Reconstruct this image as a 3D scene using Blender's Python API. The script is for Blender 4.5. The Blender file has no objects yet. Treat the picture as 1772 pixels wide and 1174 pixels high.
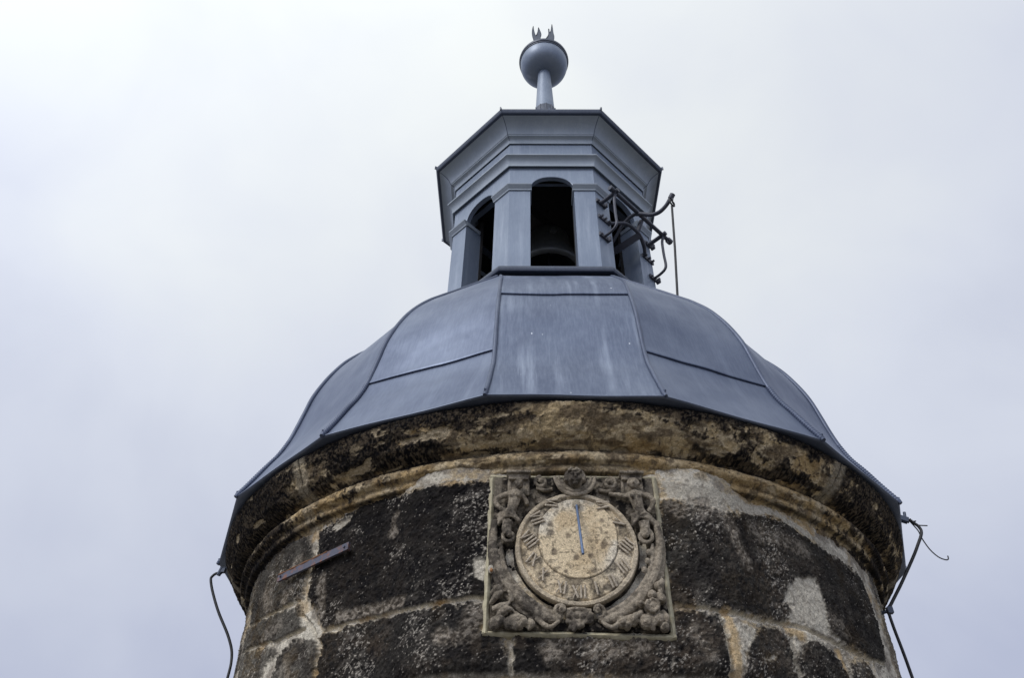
import bpy, bmesh, math, random
import numpy as np
from mathutils import Vector, Matrix

C = bpy.context.scene.collection
scene = bpy.context.scene
PI = math.pi
random.seed(4)

# ------------------------------------------------------------------ camera
cam_d = bpy.data.cameras.new('camera')
cam_d.sensor_width = 36.0
cam_d.lens = 27.025
cam_d.clip_start = 0.05
cam_d.clip_end = 5000
cam = bpy.data.objects.new('camera', cam_d)
C.objects.link(cam)
_rt = Vector((0.998375, 0.054985, 0.014978)); _up = Vector((0.026059, -0.674204, 0.738085)); _fw = Vector((-0.050682, 0.736495, 0.674541))
cam.matrix_world = Matrix(((_rt.x, _up.x, -_fw.x, 0.0),
                           (_rt.y, _up.y, -_fw.y, -4.50934),
                           (_rt.z, _up.z, -_fw.z, 0.0),
                           (0, 0, 0, 1)))
scene.camera = cam

# ------------------------------------------------------------------ light
SUN = Vector((-0.58, -0.74, 0.82)).normalized()
sun_el = math.asin(SUN.z)
sun_rot = math.atan2(SUN.x, SUN.y)
w = bpy.data.worlds.new('World')
scene.world = w
w.use_nodes = True
nt = w.node_tree
nt.nodes.clear()
N = nt.nodes.new
L = nt.links.new
out = N('ShaderNodeOutputWorld')
sky = N('ShaderNodeTexSky')
sky.sky_type = 'NISHITA'
sky.sun_disc = False
sky.sun_elevation = sun_el
sky.sun_rotation = sun_rot
bg_sky = N('ShaderNodeBackground')
bg_sky.inputs['Strength'].default_value = 0.08
L(sky.outputs['Color'], bg_sky.inputs['Color'])
tc = N('ShaderNodeTexCoord')
sep = N('ShaderNodeSeparateXYZ')
L(tc.outputs['Generated'], sep.inputs[0])
n1 = N('ShaderNodeTexNoise')
n1.inputs['Scale'].default_value = 1.6
n1.inputs['Detail'].default_value = 5
n1.inputs['Roughness'].default_value = 0.5
L(tc.outputs['Generated'], n1.inputs['Vector'])


def wmath(op, a, b=None, c=None):
    m = N('ShaderNodeMath')
    m.operation = op
    for i, v in enumerate((a, b, c)):
        if v is None:
            continue
        if isinstance(v, (int, float)):
            m.inputs[i].default_value = v
        else:
            L(v, m.inputs[i])
    return m.outputs[0]


# height of the view direction, shifted by the cloud noise
hz = wmath('ADD', sep.outputs['Z'], wmath('MULTIPLY', wmath('SUBTRACT', n1.outputs['Fac'], 0.5), 0.62))
# the cloud deck is thicker towards the east (right of the tower)
hz = wmath('ADD', hz, wmath('MULTIPLY', sep.outputs['X'], -0.06))
n2w = N('ShaderNodeTexNoise')
n2w.inputs['Scale'].default_value = 3.4
n2w.inputs['Detail'].default_value = 6
n2w.inputs['Roughness'].default_value = 0.48
n2w.inputs['Distortion'].default_value = 0.5
L(tc.outputs['Generated'], n2w.inputs['Vector'])
hz = wmath('ADD', hz, wmath('MULTIPLY', wmath('SUBTRACT', n2w.outputs['Fac'], 0.5), 0.36))
ramp = N('ShaderNodeValToRGB')
cr = ramp.color_ramp
cr.elements[0].position = 0.30
cr.elements[0].color = (0.49, 0.53, 0.68, 1)
cr.elements[1].position = 0.90
cr.elements[1].color = (0.88, 0.915, 0.92, 1)
e = cr.elements.new(0.60)
e.color = (0.71, 0.75, 0.85, 1)
L(hz, ramp.inputs['Fac'])
# overcast sky: brighter overhead and round the veiled sun (behind the photographer)
dot = N('ShaderNodeVectorMath')
dot.operation = 'DOT_PRODUCT'
L(tc.outputs['Generated'], dot.inputs[0])
dot.inputs[1].default_value = SUN
glow = wmath('MULTIPLY', wmath('POWER', wmath('MAXIMUM', dot.outputs['Value'], 0.0), 2.0), 0.9)
st = wmath('ADD', 1.0, glow)
bg_cl = N('ShaderNodeBackground')
L(ramp.outputs['Color'], bg_cl.inputs['Color'])
L(st, bg_cl.inputs['Strength'])
mixw = N('ShaderNodeMixShader')
mixw.inputs[0].default_value = 0.94
L(bg_sky.outputs[0], mixw.inputs[1])
L(bg_cl.outputs[0], mixw.inputs[2])
L(mixw.outputs[0], out.inputs['Surface'])

sun_d = bpy.data.lights.new('sun', 'SUN')
sun_d.energy = 1.5
sun_d.angle = math.radians(18)
sun_d.color = (1.0, 0.96, 0.90)
sun = bpy.data.objects.new('sun', sun_d)
C.objects.link(sun)
sun.rotation_euler = (-SUN).to_track_quat('-Z', 'Y').to_euler()

scene.view_settings.view_transform = 'Standard'
scene.view_settings.look = 'None'
scene.view_settings.exposure = 0.0
scene.view_settings.gamma = 1.0

# ------------------------------------------------------------------ numbers of the place
R_SHAFT = 1.75
A0 = 0.0480717            # turn of the octagon and the sundial towards the viewer
WM = 0.188027             # half the angle of a main roof panel at the eaves
R_EAVE, H_EAVE = 1.9928, 2.0085
GROUND = -1.6
SD_AZ, SD_Z = 0.04319, 1.4018

# ------------------------------------------------------------------ noise in numpy
_tab = np.random.RandomState(11).rand(64, 64, 64).astype(np.float32)


def vnoise(x, y, z):
    xi = np.floor(x).astype(np.int64); yi = np.floor(y).astype(np.int64); zi = np.floor(z).astype(np.int64)
    fx = x - xi; fy = y - yi; fz = z - zi
    fx = fx * fx * (3 - 2 * fx); fy = fy * fy * (3 - 2 * fy); fz = fz * fz * (3 - 2 * fz)
    x0 = xi & 63; x1 = (xi + 1) & 63; y0 = yi & 63; y1 = (yi + 1) & 63; z0 = zi & 63; z1 = (zi + 1) & 63
    t = _tab
    a = t[x0, y0, z0] * (1 - fx) + t[x1, y0, z0] * fx
    b = t[x0, y1, z0] * (1 - fx) + t[x1, y1, z0] * fx
    c = t[x0, y0, z1] * (1 - fx) + t[x1, y0, z1] * fx
    d = t[x0, y1, z1] * (1 - fx) + t[x1, y1, z1] * fx
    return (a * (1 - fy) + b * fy) * (1 - fz) + (c * (1 - fy) + d * fy) * fz


def fbm(x, y, z, s, octs=4, seed=0, gain=0.5):
    r = 0.0; a = 1.0; tot = 0.0
    for i in range(octs):
        k = s * 2.03 ** i
        r = r + a * vnoise(x * k + 13.1 * seed + 5.3 * i, y * k + 7.7 * seed + 1.9 * i, z * k + 3.3 * seed)
        tot += a; a *= gain
    return r / tot


def sstep(a, b, x):
    t = np.clip((x - a) / (b - a), 0, 1)
    return t * t * (3 - 2 * t)


def mixc(a, b, f):
    f = np.asarray(f)[..., None]
    return a * (1 - f) + b * f


def col3(r, g, b):
    return np.array((r, g, b), dtype=np.float32)


def poly_sd(px, py, poly):
    """signed distance, positive inside"""
    res = np.full(px.shape, -9.0)
    P = np.array(poly)
    lo = P.min(0) - 0.12; hi = P.max(0) + 0.12
    m = (px > lo[0]) & (px < hi[0]) & (py > lo[1]) & (py < hi[1])
    x = px[m]; y = py[m]
    d = np.full(x.shape, 9.0); ins = np.zeros(x.shape, bool)
    n = len(P)
    for i in range(n):
        ax, ay = P[i]; bx, by = P[(i + 1) % n]
        ex, ey = bx - ax, by - ay
        t = np.clip(((x - ax) * ex + (y - ay) * ey) / max(ex * ex + ey * ey, 1e-9), 0, 1)
        d = np.minimum(d, np.hypot(x - ax - t * ex, y - ay - t * ey))
        c = (ay > y) != (by > y)
        with np.errstate(divide='ignore', invalid='ignore'):
            xx = ax + (y - ay) / (by - ay) * ex if by != ay else np.full(x.shape, 1e9)
        ins ^= c & (x < xx)
    res[m] = np.where(ins, d, -d)
    return res


def line_d(px, py, pts):
    d = np.full(px.shape, 9.0)
    for (ax, ay), (bx, by) in zip(pts[:-1], pts[1:]):
        ex, ey = bx - ax, by - ay
        t = np.clip(((px - ax) * ex + (py - ay) * ey) / max(ex * ex + ey * ey, 1e-9), 0, 1)
        d = np.minimum(d, np.hypot(px - ax - t * ex, py - ay - t * ey))
    return d


# ------------------------------------------------------------------ mesh helpers
def tag(o, label=None, cat=None, group=None, kind=None):
    if label: o['label'] = label
    if cat: o['category'] = cat
    if group: o['group'] = group
    if kind: o['kind'] = kind
    return o


def origin_of(o):
    """world place of an object built by these helpers (no rotation on parents)"""
    v = Vector(o.location)
    return v


def link(name, me, mat, parent=None):
    o = bpy.data.objects.new(name, me)
    C.objects.link(o)
    if mat: me.materials.append(mat)
    if parent is not None:
        o.parent = parent
        if parent.type == 'EMPTY':
            o.matrix_parent_inverse = Matrix.Translation(-Vector(parent.location))
    return o


def empty(name, loc):
    o = bpy.data.objects.new(name, None)
    o.empty_display_size = 0.2
    C.objects.link(o)
    o.location = loc
    return o


def mesh(name, verts, faces, mat, parent=None, smooth=False, sharp=None):
    me = bpy.data.meshes.new(name)
    me.from_pydata([tuple(v) for v in verts], [], [tuple(f) for f in faces])
    me.validate()
    bm = bmesh.new(); bm.from_mesh(me)
    bmesh.ops.recalc_face_normals(bm, faces=bm.faces)
    bm.to_mesh(me); bm.free()
    if smooth or sharp:
        me.polygons.foreach_set('use_smooth', [True] * len(me.polygons))
    if sharp:
        me.set_sharp_from_angle(angle=math.radians(sharp))
    return link(name, me, mat, parent)


def grid_mesh(name, X, mat, parent=None, cols=None, uvs=None, wrap=False, flip=False):
    """X: (n, m, 3) array of points -> smooth quad sheet with per-point colours / UVs"""
    n, m = X.shape[:2]
    idx = np.arange(n * m).reshape(n, m)
    if wrap:
        idx = np.concatenate([idx, idx[:, :1]], 1)
    q = np.stack([idx[:-1, :-1], idx[:-1, 1:], idx[1:, 1:], idx[1:, :-1]], -1).reshape(-1, 4)
    if flip: q = q[:, ::-1]
    me = bpy.data.meshes.new(name)
    me.vertices.add(n * m)
    me.vertices.foreach_set('co', X.reshape(-1).astype(np.float32))
    me.loops.add(len(q) * 4)
    me.loops.foreach_set('vertex_index', q.reshape(-1).astype(np.int32))
    me.polygons.add(len(q))
    me.polygons.foreach_set('loop_start', np.arange(0, len(q) * 4, 4, dtype=np.int32))
    me.polygons.foreach_set('use_smooth', np.ones(len(q), bool))
    if cols is not None:
        a = me.color_attributes.new('stain', 'FLOAT_COLOR', 'POINT')
        c4 = np.ones((n * m, 4), np.float32); c4[:, :3] = np.clip(cols.reshape(-1, 3), 0, 1)
        a.data.foreach_set('color', c4.reshape(-1))
    if uvs is not None:
        u = me.uv_layers.new(name='UVMap')
        u.data.foreach_set('uv', uvs.reshape(-1, 2)[q.reshape(-1)].reshape(-1).astype(np.float32))
    me.update(calc_edges=True)
    return link(name, me, mat, parent)


class MB:
    """collects solids, then links them as one mesh"""
    def __init__(s): s.v = []; s.f = []

    def add(s, vs, fs):
        k = len(s.v); s.v += [tuple(v) for v in vs]; s.f += [tuple(i + k for i in f) for f in fs]

    def box(s, M, sx, sy, sz):
        """box of full size sx,sy,sz centred on matrix M"""
        vs = [M @ Vector((x * sx / 2, y * sy / 2, z * sz / 2)) for x in (-1, 1) for y in (-1, 1) for z in (-1, 1)]
        s.add(vs, [(0, 1, 3, 2), (4, 6, 7, 5), (0, 4, 5, 1), (2, 3, 7, 6), (0, 2, 6, 4), (1, 5, 7, 3)])

    def prism(s, poly, z0, z1):
        n = len(poly)
        vs = [(x, y, z0) for x, y in poly] + [(x, y, z1) for x, y in poly]
        s.add(vs, [tuple(range(n))[::-1], tuple(range(n, 2 * n))] + [(i, (i + 1) % n, n + (i + 1) % n, n + i) for i in range(n)])

    def tube(s, pts, rad, seg=10, smooth_n=0, caps=True):
        P = [Vector(p) for p in pts]
        if isinstance(rad, (int, float)): rad = [rad] * len(P)
        if smooth_n:
            P, rad = catmull(P, rad, smooth_n)
        n = len(P)
        ts = []
        for i in range(n):
            a = P[max(i - 1, 0)]; b = P[min(i + 1, n - 1)]
            ts.append((b - a).normalized())
        ref = Vector((0, 0, 1)) if abs(ts[0].z) < 0.9 else Vector((1, 0, 0))
        nx = ts[0].cross(ref).normalized()
        vs = []
        for i in range(n):
            nx = (nx - ts[i] * nx.dot(ts[i])).normalized()
            ny = ts[i].cross(nx)
            for k in range(seg):
                a = 2 * PI * k / seg
                vs.append(P[i] + (nx * math.cos(a) + ny * math.sin(a)) * rad[i])
        fs = [(i * seg + k, i * seg + (k + 1) % seg, (i + 1) * seg + (k + 1) % seg, (i + 1) * seg + k) for i in range(n - 1) for k in range(seg)]
        if caps:
            fs += [tuple(range(seg))[::-1], tuple((n - 1) * seg + k for k in range(seg))]
        s.add(vs, fs)

    def blob(s, c, r, seg=14, rings=9, M=None):
        vs = []; fs = []
        c = Vector(c)
        if isinstance(r, (int, float)): r = (r, r, r)
        for i in range(rings + 1):
            th = PI * i / rings
            for k in range(seg):
                a = 2 * PI * k / seg
                v = Vector((r[0] * math.sin(th) * math.cos(a), r[1] * math.sin(th) * math.sin(a), r[2] * math.cos(th)))
                if M is not None: v = M @ v
                vs.append(c + v)
        fs = [(i * seg + k, i * seg + (k + 1) % seg, (i + 1) * seg + (k + 1) % seg, (i + 1) * seg + k) for i in range(rings) for k in range(seg)]
        s.add(vs, fs)

    def lathe(s, prof, seg=48, ax=(0, 0)):
        n = len(prof)
        vs = [(ax[0] + r * math.cos(2 * PI * k / seg), ax[1] + r * math.sin(2 * PI * k / seg), z) for r, z in prof for k in range(seg)]
        s.add(vs, [(i * seg + k, i * seg + (k + 1) % seg, (i + 1) * seg + (k + 1) % seg, (i + 1) * seg + k) for i in range(n - 1) for k in range(seg)])

    def octa(s, prof, closed=False, n=8, phase=0.0):
        """profile (corner radius, height) swept round an octagon, each side its own strip"""
        pr = list(prof) + ([prof[0]] if closed else [])
        for k in range(n):
            a = A0 + phase + (k - 0.5) * 2 * PI / n; b = a + 2 * PI / n
            vs = []
            for r, h in pr:
                vs.append((r * math.sin(a), -r * math.cos(a), h)); vs.append((r * math.sin(b), -r * math.cos(b), h))
            s.add(vs, [(2 * i, 2 * i + 1, 2 * i + 3, 2 * i + 2) for i in range(len(pr) - 1)])

    def build(s, name, mat, parent=None, smooth=False, sharp=None, weld=False):
        o = mesh(name, s.v, s.f, mat, parent, smooth, sharp)
        return o


def catmull(P, rad, k):
    out = []; ro = []
    n = len(P)
    for i in range(n - 1):
        p0 = P[max(i - 1, 0)]; p1 = P[i]; p2 = P[i + 1]; p3 = P[min(i + 2, n - 1)]
        for j in range(k):
            t = j / k
            out.append(0.5 * ((2 * p1) + (p2 - p0) * t + (2 * p0 - 5 * p1 + 4 * p2 - p3) * t * t + (3 * p1 - p0 - 3 * p2 + p3) * t ** 3))
            ro.append(rad[i] * (1 - t) + rad[i + 1] * t)
    out.append(P[-1]); ro.append(rad[-1])
    return out, ro


def pol(r, h, a):
    return Vector((r * math.sin(a), -r * math.cos(a), h))


def face_frame(a):
    """outward normal and rightward tangent of the octagon side that faces azimuth a"""
    return Vector((math.sin(a), -math.cos(a), 0)), Vector((math.cos(a), math.sin(a), 0))


# ------------------------------------------------------------------ materials
def new_mat(name):
    m = bpy.data.materials.new(name)
    m.use_nodes = True
    t = m.node_tree
    b = t.nodes['Principled BSDF']
    return m, t, b


def nd(t, kind, **kw):
    n = t.nodes.new(kind)
    for k, v in kw.items():
        setattr(n, k, v)
    return n


def noise(t, vec, scale, detail=4, rough=0.55, dist=0.0):
    n = nd(t, 'ShaderNodeTexNoise')
    n.inputs['Scale'].default_value = scale
    n.inputs['Detail'].default_value = detail
    n.inputs['Roughness'].default_value = rough
    n.inputs['Distortion'].default_value = dist
    t.links.new(vec, n.inputs['Vector'])
    return n.outputs['Fac']


def mapping(t, vec, scale):
    n = nd(t, 'ShaderNodeMapping')
    n.inputs['Scale'].default_value = scale
    t.links.new(vec, n.inputs['Vector'])
    return n.outputs['Vector']


def ramp_(t, fac, stops):
    n = nd(t, 'ShaderNodeValToRGB')
    cr = n.color_ramp
    while len(cr.elements) < len(stops): cr.elements.new(0.5)
    for e, (p, c) in zip(cr.elements, stops):
        e.position = p
        e.color = (c, c, c, 1) if isinstance(c, (int, float)) else (*c, 1)
    t.links.new(fac, n.inputs['Fac'])
    return n.outputs['Color']


def mixn(t, fac, a, b, mode='MIX'):
    n = nd(t, 'ShaderNodeMix', data_type='RGBA', blend_type=mode)
    for sock, v in ((n.inputs[0], fac), (n.inputs[6], a), (n.inputs[7], b)):
        if isinstance(v, (int, float)): sock.default_value = v
        elif isinstance(v, tuple): sock.default_value = (*v, 1)
        else: t.links.new(v, sock)
    return n.outputs[2]


def bump(t, h, strength, dist, prev=None):
    n = nd(t, 'ShaderNodeBump')
    n.inputs['Strength'].default_value = strength
    n.inputs['Distance'].default_value = dist
    t.links.new(h, n.inputs['Height'])
    if prev is not None: t.links.new(prev, n.inputs['Normal'])
    return n.outputs['Normal']


def lead(name, base, light, dark, uv=False, metal=0.35, rough=0.46, streak=0.5, flecks=False):
    """weathered zinc or lead sheet with wash-down streaks"""
    m, t, b = new_mat(name)
    tc = nd(t, 'ShaderNodeTexCoord')
    v = tc.outputs['UV'] if uv else tc.outputs['Object']
    st = noise(t, mapping(t, v, (14, 0.9, 1) if uv else (16, 16, 1.1)), 1.0, 5, 0.6)
    cl = noise(t, v, 3.2, 5, 0.55)
    fine = noise(t, mapping(t, v, (90, 12, 1) if uv else (90, 90, 14)), 1.0, 3, 0.6)
    c = mixn(t, ramp_(t, cl, [(0.32, 0.0), (0.70, 0.7)]), base, dark)
    s_mask = ramp_(t, st, [(0.50, 0.0), (0.74, 1.0)])
    s2 = mixn(t, ramp_(t, noise(t, v, 1.7, 3), [(0.35, 0.0), (0.65, 1.0)]), (0, 0, 0), s_mask)
    c = mixn(t, mixn(t, 1.0, s2, (streak, streak, streak), 'MULTIPLY'), c, light)
    c = mixn(t, mixn(t, 1.0, ramp_(t, fine, [(0.4, 0.0), (0.75, 1.0)]), (0.16, 0.16, 0.16), 'MULTIPLY'), c, light)
    # whitish mineral bloom in small patches
    bl = ramp_(t, noise(t, v, 26, 3, 0.6), [(0.66, 0.0), (0.78, 1.0)])
    c = mixn(t, mixn(t, 1.0, bl, (0.14, 0.14, 0.14), 'MULTIPLY'), c, light)
    if flecks:
        vo = nd(t, 'ShaderNodeTexVoronoi')
        vo.inputs['Scale'].default_value = 1.0
        t.links.new(mapping(t, v, (17, 8, 1)), vo.inputs['Vector'])
        sp = ramp_(t, vo.outputs['Distance'], [(0.03, 1.0), (0.075, 0.0)])
        rare = ramp_(t, noise(t, v, 3.1, 2), [(0.46, 0.0), (0.54, 1.0)])
        c = mixn(t, mixn(t, 1.0, sp, rare, 'MULTIPLY'), c, (0.62, 0.66, 0.72))
    t.links.new(c, b.inputs['Base Color'])
    b.inputs['Metallic'].default_value = metal
    rr = ramp_(t, cl, [(0.3, rough - 0.06), (0.7, rough + 0.1)])
    t.links.new(rr, b.inputs['Roughness'])
    nb = bump(t, noise(t, v, 5.0, 3), 0.10, 0.02)
    nb = bump(t, fine, 0.06, 0.004, nb)
    t.links.new(nb, b.inputs['Normal'])
    return m


def stone(name, fine=260, speck=0.35, bump_s=0.5):
    """sandstone coloured by the stain attribute of its mesh, with mineral grain"""
    m, t, b = new_mat(name)
    tc = nd(t, 'ShaderNodeTexCoord')
    v = tc.outputs['Object']
    at = nd(t, 'ShaderNodeAttribute', attribute_name='stain')
    g = noise(t, v, fine, 3, 0.7)
    g2 = noise(t, v, fine * 0.33, 4, 0.65)
    c = mixn(t, 1.0, at.outputs['Color'], ramp_(t, g, [(0.25, 0.45), (0.5, 0.95), (0.8, 1.8)]), 'MULTIPLY')
    c = mixn(t, 0.6, c, mixn(t, 1.0, c, ramp_(t, g2, [(0.25, 0.5), (0.75, 1.55)]), 'MULTIPLY'))
    t.links.new(c, b.inputs['Base Color'])
    b.inputs['Roughness'].default_value = 0.93
    b.inputs['Specular IOR Level'].default_value = 0.05
    nb = bump(t, g2, bump_s, 0.012)
    nb = bump(t, g, bump_s * 0.8, 0.004, nb)
    t.links.new(nb, b.inputs['Normal'])
    return m


def iron(name, base, rust, amount):
    m, t, b = new_mat(name)
    tc = nd(t, 'ShaderNodeTexCoord')
    v = tc.outputs['Object']
    n = noise(t, v, 38, 5, 0.6)
    c = mixn(t, ramp_(t, n, [(0.62 - amount, 0.0), (0.74 - amount * 0.6, 1.0)]), base, rust)
    c = mixn(t, ramp_(t, noise(t, v, 160, 3), [(0.35, 0.0), (0.8, 0.35)]), c, tuple(min(1, x * 2.2) for x in base))
    t.links.new(c, b.inputs['Base Color'])
    b.inputs['Metallic'].default_value = 0.3
    b.inputs['Roughness'].default_value = 0.5
    t.links.new(bump(t, noise(t, v, 220, 3), 0.35, 0.003), b.inputs['Normal'])
    return m


def plain(name, c1, c2, scale, rough, metal=0.0, bmp=0.2):
    m, t, b = new_mat(name)
    tc = nd(t, 'ShaderNodeTexCoord')
    v = tc.outputs['Object']
    n = noise(t, v, scale, 5, 0.6)
    t.links.new(mixn(t, ramp_(t, n, [(0.3, 0.0), (0.7, 1.0)]), c1, c2), b.inputs['Base Color'])
    b.inputs['Roughness'].default_value = rough
    b.inputs['Metallic'].default_value = metal
    t.links.new(bump(t, n, bmp, 0.01), b.inputs['Normal'])
    return m


M_ROOF = lead('roof_lead', (0.122, 0.150, 0.222), (0.27, 0.315, 0.405), (0.083, 0.104, 0.163), uv=True, flecks=False, streak=0.35, metal=0.62, rough=0.50)
M_ROOF_FRONT = lead('roof_lead_streaked', (0.116, 0.144, 0.215), (0.35, 0.40, 0.50), (0.080, 0.100, 0.158), uv=True, flecks=True, streak=0.9, metal=0.6, rough=0.50)
M_SEAM = lead('roof_seam_lead', (0.075, 0.095, 0.155), (0.19, 0.23, 0.31), (0.045, 0.06, 0.105), streak=0.3)
M_LANT = lead('lantern_zinc', (0.205, 0.25, 0.33), (0.38, 0.43, 0.52), (0.15, 0.19, 0.265), metal=0.3, rough=0.46, streak=0.6)
M_TRIM = lead('lantern_trim', (0.30, 0.345, 0.40), (0.45, 0.49, 0.54), (0.21, 0.25, 0.305), metal=0.25, rough=0.48, streak=0.3)
M_DARKTRIM = lead('lantern_drip', (0.058, 0.072, 0.108), (0.13, 0.155, 0.21), (0.040, 0.052, 0.080), metal=0.3, rough=0.5, streak=0.3)
M_STONE = stone('sandstone')
M_CARVE = stone('carved_sandstone', 300, 0.3, 0.55)
M_MORTAR = plain('pointing_mortar', (0.52, 0.475, 0.34), (0.34, 0.305, 0.205), 45, 0.95, 0, 0.5)
M_INNER = plain('chamber_shade', (0.010, 0.010, 0.012), (0.018, 0.016, 0.015), 20, 0.85)  # near-black, the shade inside the bell chamber put into the colour
M_BELL = plain('bell_bronze', (0.085, 0.092, 0.10), (0.14, 0.148, 0.15), 14, 0.5, 0.5, 0.1)
M_BEAM = plain('bell_beam_oak', (0.02, 0.018, 0.018), (0.035, 0.03, 0.028), 30, 0.8)
M_IRON = iron('wrought_iron', (0.050, 0.055, 0.075), (0.085, 0.06, 0.05), 0.02)
M_CRAMP = iron('rusty_strap_iron', (0.075, 0.078, 0.105), (0.24, 0.085, 0.025), 0.13)
M_CABLE = plain('black_cable', (0.007, 0.008, 0.010), (0.014, 0.015, 0.018), 50, 0.6)
M_RUST = plain('rust_scale', (0.15, 0.07, 0.035), (0.22, 0.11, 0.055), 60, 0.9)
M_EDGE = lead('eave_edge_lead', (0.15, 0.18, 0.26), (0.30, 0.34, 0.43), (0.11, 0.135, 0.20), streak=0.3, metal=0.5, rough=0.42)
M_GNOM = plain('blue_steel', (0.11, 0.165, 0.29), (0.17, 0.23, 0.36), 70, 0.35, 0.5, 0.1)
M_GROUND = plain('ground_gravel', (0.11, 0.105, 0.095), (0.16, 0.15, 0.135), 0.6, 0.95, 0, 0.4)

# ================================================================== SETTING
gm = bpy.data.meshes.new('ground')
_s = 900.0
gm.from_pydata([(-_s, -_s, GROUND), (_s, -_s, GROUND), (_s, _s, GROUND), (-_s, _s, GROUND)], [], [(0, 1, 2, 3)])
tag(link('ground', gm, M_GROUND), 'pale gravel ground spreading round the foot of the tower', 'ground', kind='structure')

# ================================================================== THE TOWER
tower = empty('bell_tower', (0, 0, GROUND))
tag(tower, 'round sandstone tower with black-crusted blocks, grey lead dome and octagonal bell lantern', 'tower')

# outlines of the black-crusted faces, joints and plaster repairs, in metres round the shaft and up it
CRUST = [
    [(-1.144, 1.686), (-0.968, 1.722), (-0.789, 1.742), (-0.586, 1.714), (-0.395, 1.69), (-0.267, 1.7), (-0.261, 1.535), (-0.262, 1.374), (-0.31, 1.349), (-0.303, 1.28), (-0.269, 1.268), (-0.268, 1.228), (-0.419, 1.206), (-0.585, 1.215), (-0.776, 1.237), (-0.891, 1.223), (-1.008, 1.243), (-1.082, 1.321), (-1.148, 1.389), (-1.157, 1.509), (-1.131, 1.583)] ,  # A
    [(-1.251, 1.724), (-1.204, 1.607), (-1.235, 1.426), (-1.403, 1.425), (-1.742, 1.441), (-1.946, 1.71), (-1.709, 1.721), (-1.485, 1.723)] ,  # B
    [(-1.224, 1.371), (-1.195, 1.276), (-1.381, 1.264), (-1.701, 1.306), (-1.99, 1.405), (-1.857, 1.453), (-1.441, 1.389)] ,  # B2
    [(-1.068, 1.209), (-1.052, 1.09), (-1.061, 1.004), (-1.338, 1.062), (-1.317, 1.174), (-1.221, 1.21)] ,  # B3
    [(-1.362, 1.221), (-1.448, 1.183), (-1.522, 1.106), (-1.862, 1.198), (-1.875, 1.334)] ,  # B4
    [(-1.017, 1.207), (-0.886, 1.194), (-0.742, 1.199), (-0.581, 1.182), (-0.428, 1.172), (-0.282, 1.183), (-0.27, 1.077), (-0.201, 1.061), (-0.192, 0.992), (-0.198, 0.895), (-1.019, 1.003), (-1.012, 1.105)] ,  # E
    [(-0.151, 1.062), (-0.014, 1.063), (0.19, 1.057), (0.4, 1.051), (0.384, 0.901), (-0.159, 0.895)] ,  # F
    [(0.428, 1.165), (0.493, 1.157), (0.561, 1.145), (0.577, 1.089), (0.59, 1.009), (0.584, 0.911), (0.391, 0.902)] ,  # G
    [(0.43, 1.614), (0.546, 1.603), (0.673, 1.591), (0.863, 1.663), (1.028, 1.676), (1.201, 1.646), (1.359, 1.615), (1.513, 1.614), (1.634, 1.588), (1.72, 1.439), (1.707, 1.293), (1.605, 1.226), (1.429, 1.214), (1.263, 1.23), (1.2, 1.261), (1.217, 1.375), (1.206, 1.46), (1.137, 1.474), (1.034, 1.426), (0.979, 1.363), (1.012, 1.347), (0.937, 1.3), (0.968, 1.267), (0.884, 1.236), (0.704, 1.205), (0.551, 1.192), (0.424, 1.199), (0.42, 1.298), (0.419, 1.44)] ,  # C
    [(0.783, 1.158), (0.885, 1.182), (0.93, 1.162), (0.921, 1.128), (0.939, 1.088), (0.903, 1.029), (0.962, 0.988), (0.636, 0.918), (0.683, 1.026), (0.706, 1.094)] ,  # H
    [(1.01, 1.149), (1.095, 1.174), (1.191, 1.155), (1.235, 1.087), (1.227, 1.031), (0.978, 0.99), (0.957, 1.07)] ,  # I
    [(1.288, 1.132), (1.4, 1.164), (1.457, 1.139), (1.505, 1.094), (1.248, 1.035)] ,  # J
]
MORTAR = [
    [(-1.163, 1.751), (-1.171, 1.624), (-1.211, 1.419), (-1.201, 1.339), (-1.072, 1.221), (-1.036, 1.155), (-1.025, 0.998)] ,  # jm
    [(-1.002, 1.217), (-0.773, 1.221), (-0.583, 1.201), (-0.418, 1.193), (-0.267, 1.21)] ,  # h1
    [(-1.851, 1.459), (-1.45, 1.408), (-1.239, 1.402)] ,  # hl
    [(-1.91, 1.359), (-1.378, 1.258), (-1.158, 1.259)] ,  # hl2
    [(-0.173, 1.07), (-0.174, 0.895)] ,  # v1
    [(0.416, 1.186), (0.548, 1.174), (0.729, 1.181), (0.894, 1.215), (1.046, 1.218), (1.178, 1.209), (1.416, 1.191), (1.683, 1.236)] ,  # h2
    [(0.578, 1.156), (0.602, 1.071), (0.6, 0.913)] ,  # v2
    [(0.961, 1.168), (0.948, 1.09), (0.968, 0.989)] ,  # v3
    [(1.259, 1.205), (1.288, 1.132), (1.256, 1.037)] ,  # v4
]
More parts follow.
